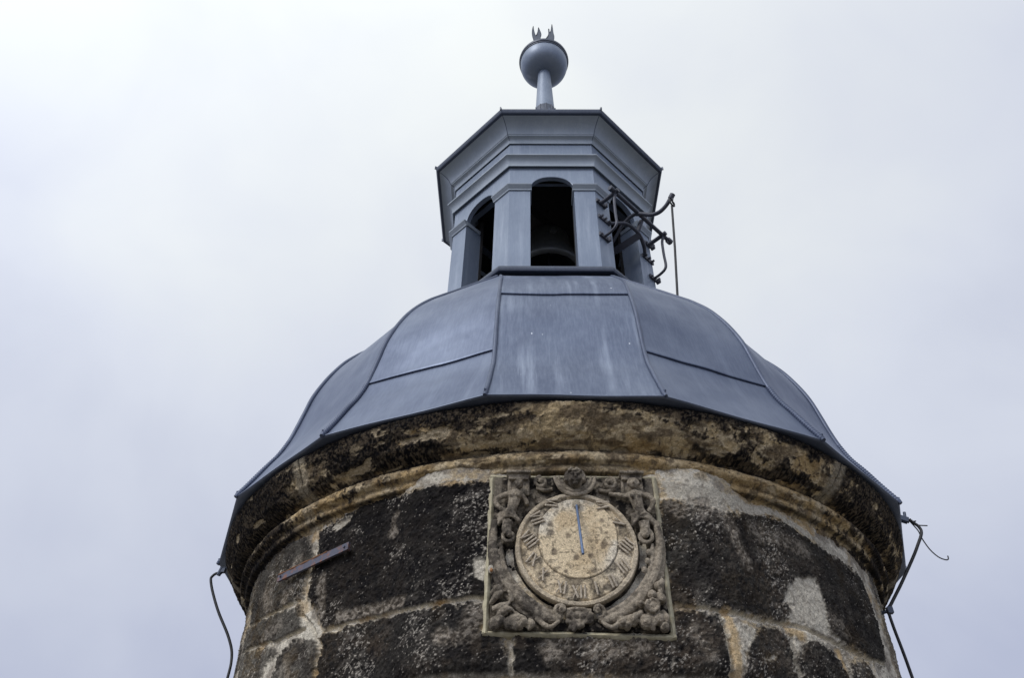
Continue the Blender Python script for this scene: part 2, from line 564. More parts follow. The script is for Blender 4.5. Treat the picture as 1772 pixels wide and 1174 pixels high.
PATCH = [
    [(-1.065, 1.704), (-0.943, 1.717), (-0.95, 1.683), (-1.041, 1.653)] ,  # w1
    [(-0.307, 1.366), (-0.269, 1.373), (-0.273, 1.273), (-0.303, 1.284)] ,  # w2
    [(0.99, 1.383), (1.054, 1.437), (1.144, 1.473), (1.2, 1.464), (1.215, 1.369), (1.194, 1.248), (1.035, 1.234), (0.947, 1.249), (0.999, 1.301), (0.945, 1.306)] ,  # w3
    [(-1.139, 1.323), (-1.023, 1.234), (-1.024, 1.199), (-1.133, 1.205), (-1.187, 1.286)] ,  # w4
    [(0.424, 1.722), (0.562, 1.713), (0.733, 1.728), (0.978, 1.732), (1.222, 1.701), (1.437, 1.671), (1.699, 1.64), (1.774, 1.583), (1.594, 1.643), (1.371, 1.639), (1.169, 1.663), (1.001, 1.691), (0.786, 1.655), (0.55, 1.63), (0.433, 1.64)] ,  # top
    [(-0.268, 1.717), (-0.396, 1.704), (-0.588, 1.732), (-0.791, 1.76), (-0.989, 1.737), (-1.091, 1.697), (-1.048, 1.756), (-0.858, 1.778), (-0.66, 1.764), (-0.422, 1.729), (-0.268, 1.733)] ,  # topl
    [(0.756, 1.045), (0.834, 1.07), (0.802, 1.027), (0.755, 1.02)] ,  # sp
    [(0.624, 1.149), (0.724, 1.162), (0.75, 1.137), (0.697, 1.081), (0.642, 0.919), (0.593, 0.912), (0.585, 1.069)] ,  # v5
    [(0.94, 1.22), (1.175, 1.201), (1.27, 1.162), (1.197, 1.168), (1.063, 1.176), (0.953, 1.16)] ,  # ph
]

WORN = [((-0.41, 1.07), (-0.39, 1.07), 0.045, 0.8), ((0.65, 1.66), (0.76, 1.42), 0.040, 0.75), ((0.48, 1.60), (0.62, 1.62), 0.075, 0.5), ((0.85, 1.60), (1.15, 1.58), 0.06, 0.45),
        ((-0.03, 1.02), (0.0, 1.05), 0.06, 0.6), ((0.12, 1.03), (0.30, 1.04), 0.05, 0.55), ((-0.95, 1.26), (-0.60, 1.24), 0.035, 0.7), ((-1.08, 1.45), (-1.05, 1.30), 0.04, 0.6),
        ((-0.33, 1.08), (-0.30, 1.16), 0.05, 0.45), ((1.10, 1.38), (1.30, 1.28), 0.05, 0.35), ((0.48, 1.10), (0.52, 1.02), 0.04, 0.35), ((-0.70, 1.56), (-0.68, 1.64), 0.025, 0.6),
        ((-1.30, 1.60), (-1.36, 1.44), 0.05, 0.6), ((-1.60, 1.55), (-1.50, 1.46), 0.06, 0.5), ((-1.35, 1.33), (-1.50, 1.32), 0.05, 0.45), ((-1.25, 1.12), (-1.20, 1.02), 0.06, 0.5)]

BLACK = col3(0.0085, 0.0082, 0.0095)
SOOT = col3(0.015, 0.0135, 0.0135)
TAN = col3(0.50, 0.385, 0.225)
PLASTER = col3(0.60, 0.555, 0.465)
OCHRE = col3(0.42, 0.28, 0.12)
GREYB = col3(0.27, 0.24, 0.20)
LIME = col3(0.80, 0.735, 0.61)


def shaft_surface(az, z):
    u = az * R_SHAFT
    x3 = np.sin(az) * R_SHAFT; y3 = -np.cos(az) * R_SHAFT
    n_big = fbm(x3, y3, z, 4.5, 3, 1)
    n_mid = fbm(x3, y3, z, 17, 4, 2)
    n_fine = fbm(x3, y3, z, 75, 4, 3, 0.6)
    n_f2 = fbm(x3, y3, z, 52, 4, 4, 0.6)
    uw = u + 0.045 * (fbm(x3, y3, z, 11, 4, 5) - 0.5)
    zw = z + 0.045 * (fbm(x3, y3, z, 11, 4, 6) - 0.5)
    strength = (0.99, 0.90, 0.86, 0.84, 0.78, 0.97, 0.98, 0.97, 0.95, 0.94, 0.95, 0.90)
    crust = np.zeros(u.shape)
    for poly, k in zip(CRUST, strength):
        sd = poly_sd(uw, zw, poly)
        crust = np.maximum(crust, k * sstep(-0.010, 0.012, sd + 0.013 + 0.055 * (n_fine - 0.5) + 0.035 * (n_mid - 0.5)))
    # the courses that run on below and round the back, block by block
    row = np.floor((z - 0.93) / 0.31)
    zz = (z - 0.93) / 0.31 - row
    wid = 0.72
    uu = u / wid + 0.5 * (row % 2) + 0.13 * row
    bl = np.floor(uu); uu = uu - bl
    dd = np.minimum(np.minimum(zz, 1 - zz) * 0.31, np.minimum(uu, 1 - uu) * wid)
    hsh = np.mod(np.sin(bl * 12.99 + row * 78.2) * 43758.5, 1.0)
    cr2 = (0.55 + 0.45 * hsh) * sstep(0.012, 0.05, dd + 0.06 * (n_fine - 0.5) + 0.05 * (n_mid - 0.5))
    far = np.maximum(sstep(0.955, 0.925, z), sstep(1.80, 1.90, np.abs(u)))
    crust = crust * (1 - far) + cr2 * far
    md = np.full(u.shape, 9.0)
    for ln in MORTAR:
        md = np.minimum(md, line_d(uw * 0.45 + u * 0.55, zw * 0.45 + z * 0.55, ln))
    md = md * (1 - far) + dd * far
    mort = 1 - sstep(0.003, 0.014, md + 0.016 * (n_fine - 0.5))
    crack = (1 - sstep(0.0008, 0.0032, np.abs(md + 0.012 * (n_mid - 0.5) - 0.004) + 0.004 * n_big)) * sstep(0.45, 0.6, n_mid)
    pat = np.zeros(u.shape)
    for poly in PATCH:
        pat = np.maximum(pat, sstep(-0.007, 0.007, poly_sd(uw * 0.6 + u * 0.4, zw * 0.6 + z * 0.4, poly) + 0.030 * (n_fine - 0.5) + 0.03 * (n_mid - 0.5) - 0.006))
    pat = pat * (1 - far)
    crust = crust * (1 - 0.92 * pat)
    # light wash where the crust has been lost
    c = mixc(GREYB * np.ones(u.shape + (1,)), PLASTER, sstep(0.36, 0.62, n_mid))
    c = mixc(c, TAN, 0.75 * sstep(0.50, 0.64, n_big) * sstep(0.35, 0.6, n_f2))
    c = mixc(c, GREYB * 0.55, sstep(0.55, 0.72, n_f2) * 0.6)
    c = mixc(c, LIME, mort * 0.9)
    c = mixc(c, mixc(PLASTER * 0.90 * (0.80 + 0.2 * sstep(1.62, 1.5, z))[..., None], GREYB, sstep(0.48, 0.66, n_f2) * 0.6), pat * 0.92)
    c = mixc(c, OCHRE, 0.5 * sstep(0.62, 0.72, fbm(x3, y3, z, 9, 3, 9)) * (1 - pat))
    for pts in ([(0.612, 1.19), (0.628, 1.10), (0.622, 0.94)], [(0.95, 1.20), (1.02, 1.19)], [(1.235, 1.17), (1.25, 1.06)], [(-0.43, 1.215), (-0.42, 1.15)], [(-1.03, 1.06), (-1.02, 1.0)]):
        c = mixc(c, col3(0.52, 0.37, 0.19), 0.75 * (1 - far) * sstep(0.028, 0.008, line_d(u, z, pts) + 0.03 * (n_fine - 0.5)))
    ck = mixc(BLACK * np.ones(u.shape + (1,)), SOOT, sstep(0.42, 0.66, n_mid * 0.6 + n_f2 * 0.4))
    # pale tooling marks and lichen flecks on the crust
    a, b = u * 0.82 + z * 0.57, -u * 0.57 + z * 0.82
    fl = fbm(a * 95, b * 170, x3 * 0 + 3.0, 1.0, 3, 7, 0.65)
    fl2 = fbm(x3, y3, z, 120, 3, 8, 0.7)
    grit = vnoise(x3 * 260, y3 * 260, z * 260)
    dens = sstep(0.42, 0.68, fbm(x3, y3, z, 6.5, 4, 12))
    edge = sstep(0.98, 0.55, crust)
    flk = sstep(0.76 - 0.13 * dens - 0.08 * edge, 0.84 - 0.13 * dens - 0.08 * edge, fl) + sstep(0.78 - 0.15 * dens, 0.86 - 0.15 * dens, fl2) + sstep(0.95 - 0.06 * dens, 0.985, grit) * 0.7
    ck = mixc(ck, col3(0.085, 0.078, 0.070), sstep(0.50, 0.68, fbm(x3, y3, z, 42, 5, 14, 0.7)) * (0.08 + 0.42 * dens))
    br = sstep(0.47, 0.66, fbm(x3, y3, z, 3.6, 4, 16))
    ck = mixc(ck, col3(0.085, 0.066, 0.050), br * sstep(0.30, 0.62, n_f2) * (0.12 + 0.35 * sstep(1.3, 1.05, z) + 0.20 * sstep(0.2, 1.0, u)))
    ck = mixc(ck, col3(0.125, 0.112, 0.098), sstep(0.54, 0.72, fbm(a * 20, b * 48, x3 * 0 + 9.0, 1.0, 4, 17, 0.6)) * (0.10 + 0.40 * dens))
    # places where the crust is worn through to the stone
    wear = np.zeros(u.shape)
    for (wu, wz), (wu2, wz2), wr, ws in WORN:
        dw = line_d(u + 0.05 * (n_mid - 0.5), z + 0.05 * (n_fine - 0.5), [(wu, wz), (wu2, wz2)])
        wear = np.maximum(wear, ws * sstep(wr, wr * 0.3, dw + 0.7 * wr * (n_f2 - 0.5) + 0.5 * wr * (n_mid - 0.5)))
    ck = mixc(ck, mixc(col3(0.24, 0.20, 0.155) * np.ones(u.shape + (1,)), col3(0.34, 0.30, 0.25), sstep(0.45, 0.6, n_fine)), wear * (0.35 + 0.65 * sstep(0.38, 0.56, n_fine)))
    hue = fbm(x3, y3, z, 33, 2, 15)[..., None]
    ck = mixc(ck, 1.0 * (col3(0.33, 0.31, 0.28) * (1 - hue) + col3(0.50, 0.45, 0.38) * hue), np.clip(flk, 0, 1) * 0.85)
    c = mixc(c, ck, np.clip(crust * (1 - 0.93 * mort), 0, 1))
    c = mixc(c, BLACK, crack * 0.85)
    n_grit = fbm(x3, y3, z, 120, 3, 18, 0.65)
    d = -0.017 * mort + 0.009 * crust + 0.010 * (n_mid - 0.5) + (0.005 + 0.012 * crust) * (n_fine - 0.5) + (0.002 + 0.006 * crust) * (n_grit - 0.5) + 0.012 * (n_big - 0.5)
    d = d + 0.005 * crust * (fl - 0.5) - 0.010 * crack + 0.003 * pat
    return c, d


def shaft_grid(az, zs):
    A, Z = np.meshgrid(az, zs)
    c, d = shaft_surface(A, Z)
    r = R_SHAFT - 0.012 + 0.030 * np.clip(Z - 1.5, -0.7, 0.3)
    # the wall is dressed flat where the sundial is let in
    ss = R_SHAFT * np.sin(A - SD_AZ)
    kf = sstep(0.80, 0.38, np.abs(ss)) * sstep(0.85, 1.0, Z) * (np.cos(A - SD_AZ) > 0)
    flat = 1.752 / np.maximum(np.cos(A - SD_AZ), 0.5)
    r = r + kf * np.maximum(flat - r, 0) + d
    return np.stack([r * np.sin(A), -r * np.cos(A), Z], -1), c


azf = np.arange(-1.42, 1.42, 0.0018)
azb = np.linspace(1.42, 2 * PI - 1.42, 150)[:-1]
az_all = np.concatenate([azf, azb])
zs = np.concatenate([np.linspace(GROUND - 0.05, 0.80, 110)[:-1], np.arange(0.80, 1.79, 0.0031)])
# azimuth used for the pattern keeps its sign at the back
X, cc = shaft_grid(np.where(az_all > PI, az_all - 2 * PI, az_all), zs)
shaft = grid_mesh('shaft', X, M_STONE, tower, cols=cc, wrap=True)
del X, cc

# ---- moulded stone cornice under the eaves
CPROF = [(1.735, 1.700), (1.748, 1.733), (1.757, 1.744), (1.780, 1.747), (1.787, 1.757), (1.786, 1.770), (1.797, 1.779),
         (1.816, 1.787), (1.823, 1.802), (1.818, 1.820), (1.806, 1.829), (1.800, 1.836), (1.812, 1.846), (1.850, 1.858),
         (1.884, 1.882), (1.908, 1.915), (1.932, 1.950), (1.945, 1.978), (1.947, 1.990), (1.80, 1.991)]


def resample(pr, step):
    P = np.array(pr); seg = np.hypot(*np.diff(P, axis=0).T); s = np.concatenate([[0], np.cumsum(seg)])
    t = np.linspace(0, s[-1], int(s[-1] / step) + 1)
    q = np.stack([np.interp(t, s, P[:, 0]), np.interp(t, s, P[:, 1])], 1)
    for _ in range(2):
        q[1:-1] = 0.25 * q[:-2] + 0.5 * q[1:-1] + 0.25 * q[2:]
    return q


def cornice_part():
    q = resample(CPROF, 0.0033)
    tng = np.gradient(q, axis=0); tng /= np.linalg.norm(tng, axis=1)[:, None]
    nr = np.stack([tng[:, 1], -tng[:, 0]], 1)
    az = np.concatenate([np.arange(-1.75, 1.75, 0.0019), np.linspace(1.75, 2 * PI - 1.75, 110)[:-1]])
    az = np.where(az > PI, az - 2 * PI, az)
    A, I = np.meshgrid(az, np.arange(len(q)))
    r0 = q[I, 0]; z0 = q[I, 1]
    x3 = np.sin(A) * 1.9; y3 = -np.cos(A) * 1.9; u = A * 1.9
    S = I / (len(q) - 1.0)
    v = np.clip((z0 - 1.836) / 0.16, -0.6, 1.0)           # 0 foot of the big moulding, 1 under the eaves
    sl = np.cumsum(np.concatenate([[0], np.hypot(*np.diff(q, axis=0).T)]))[I]
    nb = fbm(u * 1.0, sl * 1.7, y3 * 0, 3.2, 4, 21)
    nm = fbm(u, sl * 2.1, y3 * 0, 9, 5, 22, 0.55)
    nf = fbm(x3, y3, z0, 70, 4, 23, 0.6)
    n2 = fbm(u, sl * 1.3, y3 * 0, 24, 4, 24, 0.6)
    g = lambda a, c, s: np.exp(-((a - c) / s) ** 2)
    # where soot stays: under the drip of the eaves and round both flanks, washed off in the middle
    soot = 0.53 + 0.44 * sstep(0.68, 0.95, v + 0.35 * (nm - 0.5)) + 0.20 * sstep(0.25, 0.9, np.abs(A - 0.06))
    soot = soot - 0.42 * g(A, 0.09, 0.16) - 0.22 * sstep(0.05, -0.1, v) * g(A, 0.05, 0.7)
    soot = soot + 0.26 * sstep(-0.72, -0.95, A) + 0.16 * g(A, -0.32, 0.16) - 0.20 * g(A, -0.68, 0.05)
    soot = soot + 0.22 * g(A, 0.28, 0.07) * sstep(0.6, 0.9, v)
    soot = soot - 0.20 * sstep(0.06, -0.06, v) * sstep(1.05, 0.75, np.abs(A))
    f = soot + 1.45 * (nm - 0.5) + 0.50 * (nb - 0.5) + 0.62 * (nf - 0.5)
    k = sstep(0.49, 0.57, f)
    deep = sstep(0.54, 0.80, f)
    c = mixc(TAN * np.ones(A.shape + (1,)), col3(0.58, 0.475, 0.315), sstep(0.42, 0.62, n2))
    c = mixc(c, col3(0.15, 0.112, 0.072), sstep(0.46, 0.60, fbm(u, sl * 2, y3 * 0, 14, 4, 25)) * 0.85)
    c = mixc(c, OCHRE, sstep(0.52, 0.68, fbm(u, sl, y3 * 0, 6, 3, 26) + 0.20 * g(A, 0.42, 0.2) * sstep(0.15, -0.1, v)) * 0.5)
    brown = col3(0.050, 0.040, 0.031)
    ck = mixc(brown * np.ones(A.shape + (1,)), BLACK, np.clip(deep + 0.5 * (nf - 0.5), 0, 1))
    grain = fbm(x3, y3, z0, 125, 3, 37, 0.7)
    ck = mixc(ck, col3(0.125, 0.098, 0.068), sstep(0.47, 0.60, grain) * (0.35 + 0.45 * sstep(0.4, 0.6, nb)) * (1 - 0.6 * sstep(0.8, 1.0, v)))
    ck = mixc(ck, GREYB, sstep(0.68, 0.80, fbm(x3, y3, z0, 120, 3, 28)) * 0.3)
    c = mixc(c, col3(0.10, 0.078, 0.055), sstep(0.50, 0.64, fbm(x3, y3, z0, 46, 4, 33, 0.65)) * 0.7)
    c = mixc(c, ck, k)
    # flaked bright scars
    sc = sstep(0.665, 0.69, fbm(u, sl * 2.6, y3 * 0, 6.5, 5, 31, 0.55)) * sstep(0.95, 0.8, v)
    c = mixc(c, col3(0.50, 0.41, 0.28), sc * 0.85)
    c = mixc(c, col3(0.46, 0.37, 0.24), sstep(0.60, 0.63, fbm(u, sl * 3.2, y3 * 0, 8.5, 5, 35, 0.6)) * g(A, 0.0, 0.6) * 0.8 * sstep(0.9, 0.7, v))
    # the butt joints of the cornice blocks
    jd = np.full(A.shape, 9.0)
    for ja in (-1.32, -0.665, 0.735, 1.36):
        jd = np.minimum(jd, np.abs(A - ja + 0.012 * (nm - 0.5) - 0.02 * (v - 0.5)) * 1.9)
    jt = sstep(0.006, 0.002, jd + 0.003 * (nf - 0.5))
    jl = sstep(0.055, 0.02, jd + 0.06 * (nm - 0.5)) * sstep(0.25, 0.4, np.abs(A))
    c = mixc(c, col3(0.46, 0.40, 0.30), jl * 0.5)
    c = mixc(c, BLACK * 1.5, jt * 0.7 * sstep(0.4, 0.55, n2))
    chip = 0.013 * sstep(0.60, 0.72, fbm(u, sl * 1.5, y3 * 0, 13, 4, 29))
    d = 0.008 * (nm - 0.5) + 0.009 * (nf - 0.5) + 0.007 * (n2 - 0.5) + 0.006 * (fbm(x3, y3, z0, 125, 3, 37, 0.7) - 0.5) + 0.002 * k - 0.005 * jt - 0.005 * sc - chip * 0.35
    # darker along the grooves of the moulding
    gr = np.exp(-((z0 - 1.836) / 0.006) ** 2) + 0.8 * np.exp(-((z0 - 1.745) / 0.006) ** 2) + 0.6 * np.exp(-((z0 - 1.775) / 0.004) ** 2) * (n2 > 0.45)
    c = mixc(c, BLACK * 2, np.clip(gr, 0, 1) * (0.45 + 0.5 * sstep(0.4, 0.6, n2)))
    fade = sstep(1.0, 0.93, S)
    r = r0 + nr[I, 0] * d * fade; z = z0 + nr[I, 1] * d * fade
    P = np.stack([r * np.sin(A), -r * np.cos(A), z], -1)
    return grid_mesh('cornice', P, M_STONE, tower, cols=c, wrap=True)


cornice_part()

# ---- lead dome: eight even main sheets, eight wedge sheets between them
DPROF = [(0.913, 3.862), (1.0, 3.764), (1.12, 3.632), (1.27, 3.460), (1.37, 3.345), (1.455, 3.245), (1.555, 3.10), (1.63, 2.945), (1.69, 2.775),
         (1.724, 2.62), (1.743, 2.53), (1.770, 2.42), (1.807, 2.315), (1.854, 2.22), (1.906, 2.11), (1.9577, 2.0085)]
_P, _ = catmull([Vector((a, b, 0)) for a, b in DPROF], [0] * len(DPROF), 8)
DP = np.array([(v.x, v.y) for v in _P])
DT = np.gradient(DP, axis=0); DT /= np.linalg.norm(DT, axis=1)[:, None]
DN = np.stack([-DT[:, 1], DT[:, 0]], 1)                   # outward
DS = np.concatenate([[0], np.cumsum(np.hypot(*np.diff(DP, axis=0).T))])
W_AT = np.array([(0.913, 0.376), (1.19, 0.357), (1.40, 0.347), (1.60, 0.346), (1.70, 0.351), (1.757, 0.352), (1.81, 0.355), (1.86, 0.361), (1.91, 0.369), (1.9577, R_EAVE * math.sin(WM) + 0.003)])


def half_w(rho):
    return np.interp(rho, W_AT[:, 0], W_AT[:, 1])


def ridge(k, side):
    """points of the ridge along main sheet k (azimuth A0 + k*45 deg), side -1 left, +1 right"""
    n, t = face_frame(A0 + k * PI / 4)
    n = np.array(n); t = np.array(t)
    w_ = half_w(DP[:, 0])
    return n * DP[:, :1] + t * (side * w_)[:, None] + np.array((0, 0, 1.0)) * DP[:, 1:]


def eave_ring():
    mb = MB()
    ang = []
    for k in range(8):
        ang += [A0 + k * PI / 4 - WM, A0 + k * PI / 4 + WM]
    pr = [(R_EAVE - 0.004, H_EAVE + 0.004), (R_EAVE + 0.007, H_EAVE - 0.001), (R_EAVE + 0.008, H_EAVE - 0.005), (R_EAVE + 0.004, H_EAVE - 0.009),
          (R_EAVE - 0.004, H_EAVE - 0.010), (R_EAVE - 0.016, H_EAVE - 0.007), (R_EAVE - 0.10, H_EAVE - 0.004)]
    for i in range(16):
        a, b = ang[i], ang[(i + 1) % 16] + (2 * PI if i == 15 else 0)
        m = 14
        vs = []
        for r, h in pr:
            A_, B_ = pol(r, h, a), pol(r, h, b)
            for j in range(m + 1):
                t = j / m
                q = A_.lerp(B_, t)
                q.z += 0.004 * math.sin(t * PI * 2 + i * 1.7) * math.sin(t * PI)
                vs.append(q)
        fs = [(p_ * (m + 1) + j, p_ * (m + 1) + j + 1, (p_ + 1) * (m + 1) + j + 1, (p_ + 1) * (m + 1) + j) for p_ in range(len(pr) - 1) for j in range(m)]
        mb.add(vs, fs)
    return mb.build('dome', M_EDGE, tower, sharp=40)


dome = eave_ring()


def sheet(name, LPT, RPT, nvec, lap, mat, seed):
    """one roof bay from its two ridges; the upper sheet laps over the lower one at index lap"""
    na = 25
    N_ = len(DP)
    order = []
    for i in range(N_):
        if i == lap:
            order += [(i, 0.0075), (i, 0.0070), (i, -0.003)]
        else:
            order.append((i, 0.0065 if i < lap else 0.0))
    t = np.linspace(0, 1, na)
    rows = []; uv = []
    for i, off in order:
        a, b = LPT[i], RPT[i]
        wv = np.linalg.norm(b - a)
        nv = nvec * DN[i, 0] + np.array((0, 0, DN[i, 1]))
        p_ = a[None] * (1 - t[:, None]) + b[None] * t[:, None]
        # oil-canning: the sheet is never quite flat between its seams
        env = np.sin(PI * t) * min(1, wv / 0.4)
        s_ = DS[i]
        dent = 0.012 * (fbm(t * wv + seed * 3.1, np.full(na, s_ * 0.8), np.full(na, 0.5), 3.5, 2, seed) - 0.5) * env
        dent = dent + 0.0035 * (fbm(t * wv + seed * 1.3, np.full(na, s_), np.full(na, 2.5), 13, 2, seed + 3) - 0.5) * env
        dent = dent - 0.004 * env * (1 if i > lap else 0.3)
        if i >= N_ - 2: dent = dent * 0.3
        rows.append(p_ + nv[None] * (off + dent)[:, None] if isinstance(dent, np.ndarray) else p_)
        if i == lap and off < 0.0072:
            rows[-1] = rows[-1] + np.array((0, 0, -0.004)) + 0.0015 * np.sin(t * 9 + seed)[:, None] * np.array((0, 0, 1.0))
        uv.append(np.stack([(t - 0.5) * wv + seed * 2.37, np.full(na, s_)], -1))
    o = grid_mesh(name, np.array(rows), mat, dome, uvs=np.array(uv), flip=True)
    o.data.set_sharp_from_angle(angle=math.radians(42))
    return o


LAP_MAIN = int(np.argmin(np.abs(DP[:, 1] - 2.965)))
LAP_SIDE = int(np.argmin(np.abs(DP[:, 1] - 3.52)))
LAP_WEDGE = int(np.argmin(np.abs(DP[:, 1] - 2.44)))
for k in range(8):
    n, t = face_frame(A0 + k * PI / 4)
    front = (k == 0)
    sheet('roof_sheet', ridge(k, -1), ridge(k, 1), np.array(n), LAP_MAIN if front else LAP_SIDE, M_ROOF_FRONT if front else M_ROOF, k + 1)
    n2, _t = face_frame(A0 + (k + 0.5) * PI / 4)
    sheet('roof_sheet', ridge(k, 1), ridge((k + 1) % 8, -1), np.array(n2), LAP_WEDGE, M_ROOF, k + 11)


def seam(k, side):
    P = ridge(k, side)
    a = A0 + k * PI / 4 + side * PI / 8 * 0.85
    n, _t = face_frame(a); n = np.array(n)
    mb = MB()
    pts = []; rad = []
    top = 3
    fine = []
    for i in range(top, len(P) - 1):
        for j in range(6):
            fine.append((i, j / 6.0))
    fine.append((len(P) - 2, 1.0))
    for i, f_ in fine:
        p_ = P[i] * (1 - f_) + P[i + 1] * f_
        nv = n * DN[i, 0] + np.array((0, 0, DN[i, 1]))
        s_ = DS[i] + f_ * (DS[i + 1] - DS[i])
        r_ = (0.0105 if k == 0 else 0.0135) + 0.0007 * math.sin(s_ * 7 + k) * math.sin(s_ * 23 + side)
        if p_[2] < 2.42 and k != 0:
            r_ += 0.0013 * math.sin(s_ * 2 * PI / 0.015)   # hand crimps on the tight curve
        off = 0.005 + 0.0012 * math.sin(s_ * 9 + k * 2)
        pts.append(p_ + nv * off); rad.append(r_)
    pts.append(pts[-1] + n * 0.006 + np.array((0, 0, -0.012))); rad.append(rad[-1] * 0.8)
    mb.tube(pts, rad, 8)
    # the folded sheets end in a thin upstand over the drip
    b_ = Vector(P[-1])
    mb.box(Matrix.Translation(b_ + Vector(n) * -0.010 + Vector((0, 0, 0.016))) @ Matrix.Rotation(a, 4, 'Z') @ Matrix.Rotation(0.5, 4, 'X'), 0.006, 0.040, 0.036)
    return mb.build('roof_seam', M_SEAM, dome, sharp=50)


for k in range(8):
    for side in (-1, 1):
        seam(k, side)

# ---- octagonal bell lantern
RW = 0.880                                               # corner radius of the lantern wall
AP = RW * math.cos(PI / 8)
HW = RW * math.sin(PI / 8)
OPEN = 0.172                                              # half an opening
DEPTH = 0.165                                             # thickness of a pillar
Z_SPRING = 4.985

mb = MB()                                                # frieze above the arches
mb.octa([(0.70, 5.245), (RW + 0.001, 5.245), (RW + 0.001, 5.262), (0.893, 5.36), (0.891, 5.600), (0.70, 5.600)])
lantern = mb.build('lantern', M_LANT, tower, sharp=30)

mb = MB()                                                # sill moulding the lantern stands on
mb.octa([(0.93, 3.895), (0.985, 3.899), (1.004, 3.897), (1.008, 3.888), (1.024, 3.886), (1.031, 3.898), (1.031, 3.921), (1.023, 3.934), (1.00, 3.940), (0.70, 3.975)])
mb.build('base_rim', M_DARKTRIM, lantern, sharp=35)
mb = MB()
mb.octa([(0.955, 3.78), (0.946, 3.905)])
mb.build('base_flashing', M_LANT, lantern, sharp=30)

# one pillar wraps each corner; built once, then copied round
def pillar_mesh():
    a = A0 + PI / 8
    n0, t0 = face_frame(A0); n1, t1 = face_frame(A0 + PI / 4)
    corner = pol(RW, 0, a)
    p = [n0 * AP + t0 * OPEN, corner, n1 * AP - t1 * OPEN,
         n1 * (AP - DEPTH) - t1 * OPEN, pol((AP - DEPTH) / math.cos(PI / 8), 0, a), n0 * (AP - DEPTH) + t0 * OPEN]
    mb = MB()
    mb.prism([(v.x, v.y) for v in p], 3.93, 4.975)
    return mb


def impost_mesh():
    a = A0 + PI / 8
    n0, t0 = face_frame(A0); n1, t1 = face_frame(A0 + PI / 4)
    mb = MB()
    prof = [(-0.004, 4.958), (0.010, 4.962), (0.012, 4.972), (0.036, 5.003), (0.038, 5.012), (-0.004, 5.020)]
    m = len(prof)
    vs = []
    for d, h in prof:
        ap = AP + d
        vs.append(n0 * ap + t0 * (OPEN - 0.010) + Vector((0, 0, h)))
        vs.append(pol(ap / math.cos(PI / 8), h, a))
        vs.append(n1 * ap - t1 * (OPEN - 0.010) + Vector((0, 0, h)))
    fs = [(3 * i + j, 3 * i + j + 1, 3 * i + j + 4, 3 * i + j + 3) for i in range(m - 1) for j in range(2)]
    fs += [tuple(3 * i for i in range(m)), tuple(3 * i + 2 for i in range(m))[::-1]]
    # return of the moulding into the opening
    mb.add(vs, fs)
    for n, t, s in ((n0, t0, 1), (n1, t1, -1)):
        M = Matrix.Translation(n * (AP - DEPTH / 2 + 0.006) + t * s * (OPEN + 0.002) + Vector((0, 0, 4.990))) @ Matrix.Rotation(math.atan2(t.y, t.x), 4, 'Z')
        mb.box(M, 0.026, DEPTH - 0.02, 0.040)
    return mb


def arch_mesh():
    """wall over one opening with a flat three-centred arch cut out of it"""
    n, t = face_frame(A0)
    mb = MB()
    m = 24
    THIN = 0.035                                         # the arch is only a skin of sheet over boards
    top = 5.25
    fr = []; bk = []
    xs = [-HW, -OPEN] + [-OPEN * math.cos(PI * i / m) for i in range(1, m)] + [OPEN, HW]
    def low(x):
        if abs(x) >= OPEN - 1e-6: return Z_SPRING - 0.012 if abs(x) > OPEN + 1e-6 else Z_SPRING + 0.008
        return Z_SPRING + 0.008 + 0.148 * (1 - (abs(x) / OPEN) ** 2.2) ** 0.5
    vs = []
    for x in xs:
        shrink = 1 - THIN / AP
        vs += [n * AP + t * x + Vector((0, 0, low(x))), n * AP + t * x + Vector((0, 0, top)),
               n * (AP - THIN) + t * (x if abs(x) <= OPEN + 1e-6 else x * shrink) + Vector((0, 0, low(x))),
               n * (AP - THIN) + t * (x if abs(x) <= OPEN + 1e-6 else x * shrink) + Vector((0, 0, top))]
    fs = []
    for i in range(len(xs) - 1):
        a, b = 4 * i, 4 * (i + 1)
        fs += [(a, b, b + 1, a + 1), (a + 2, a + 3, b + 3, b + 2), (a, a + 2, b + 2, b)]
    mb.add(vs, fs)
    # thin turned edge of the sheet round the arch
    pts = [n * (AP + 0.002) + t * x + Vector((0, 0, low(x) + 0.001)) for x in xs[1:-1]]
    mb.tube(pts, 0.0045, 6)
    return mb


def ring_of(name, mbuild, mat, sharp):
    first = mbuild.build(name, mat, lantern, sharp=sharp)
    for k in range(1, 8):
        c = first.copy(); C.objects.link(c)
        c.rotation_euler = (0, 0, k * PI / 4)
    return first


ring_of('pillar', pillar_mesh(), M_LANT, 20)
def shade_skin_mesh():
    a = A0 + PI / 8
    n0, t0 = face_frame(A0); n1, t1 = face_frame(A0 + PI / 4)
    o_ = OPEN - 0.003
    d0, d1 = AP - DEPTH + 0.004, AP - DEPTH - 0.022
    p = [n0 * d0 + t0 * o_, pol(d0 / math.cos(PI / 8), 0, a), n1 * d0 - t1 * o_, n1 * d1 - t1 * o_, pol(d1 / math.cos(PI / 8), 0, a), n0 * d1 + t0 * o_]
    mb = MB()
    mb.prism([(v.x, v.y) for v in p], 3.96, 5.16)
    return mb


ring_of('shade_skin', shade_skin_mesh(), M_INNER, 20)  # added dark skin behind the pillars, standing for the chamber's shade
ring_of('impost', impost_mesh(), M_TRIM, 25)
ring_of('arch_panel', arch_mesh(), M_LANT, 30)

mb = MB()                                                # architrave moulding
mb.octa([(0.878, 5.284), (0.896, 5.280), (0.899, 5.264), (0.907, 5.262), (0.9085, 5.276), (0.914, 5.300), (0.926, 5.324), (0.944, 5.344), (0.957, 5.352), (0.9585, 5.362), (0.885, 5.372)])
mb.build('architrave', M_TRIM, lantern, sharp=32)

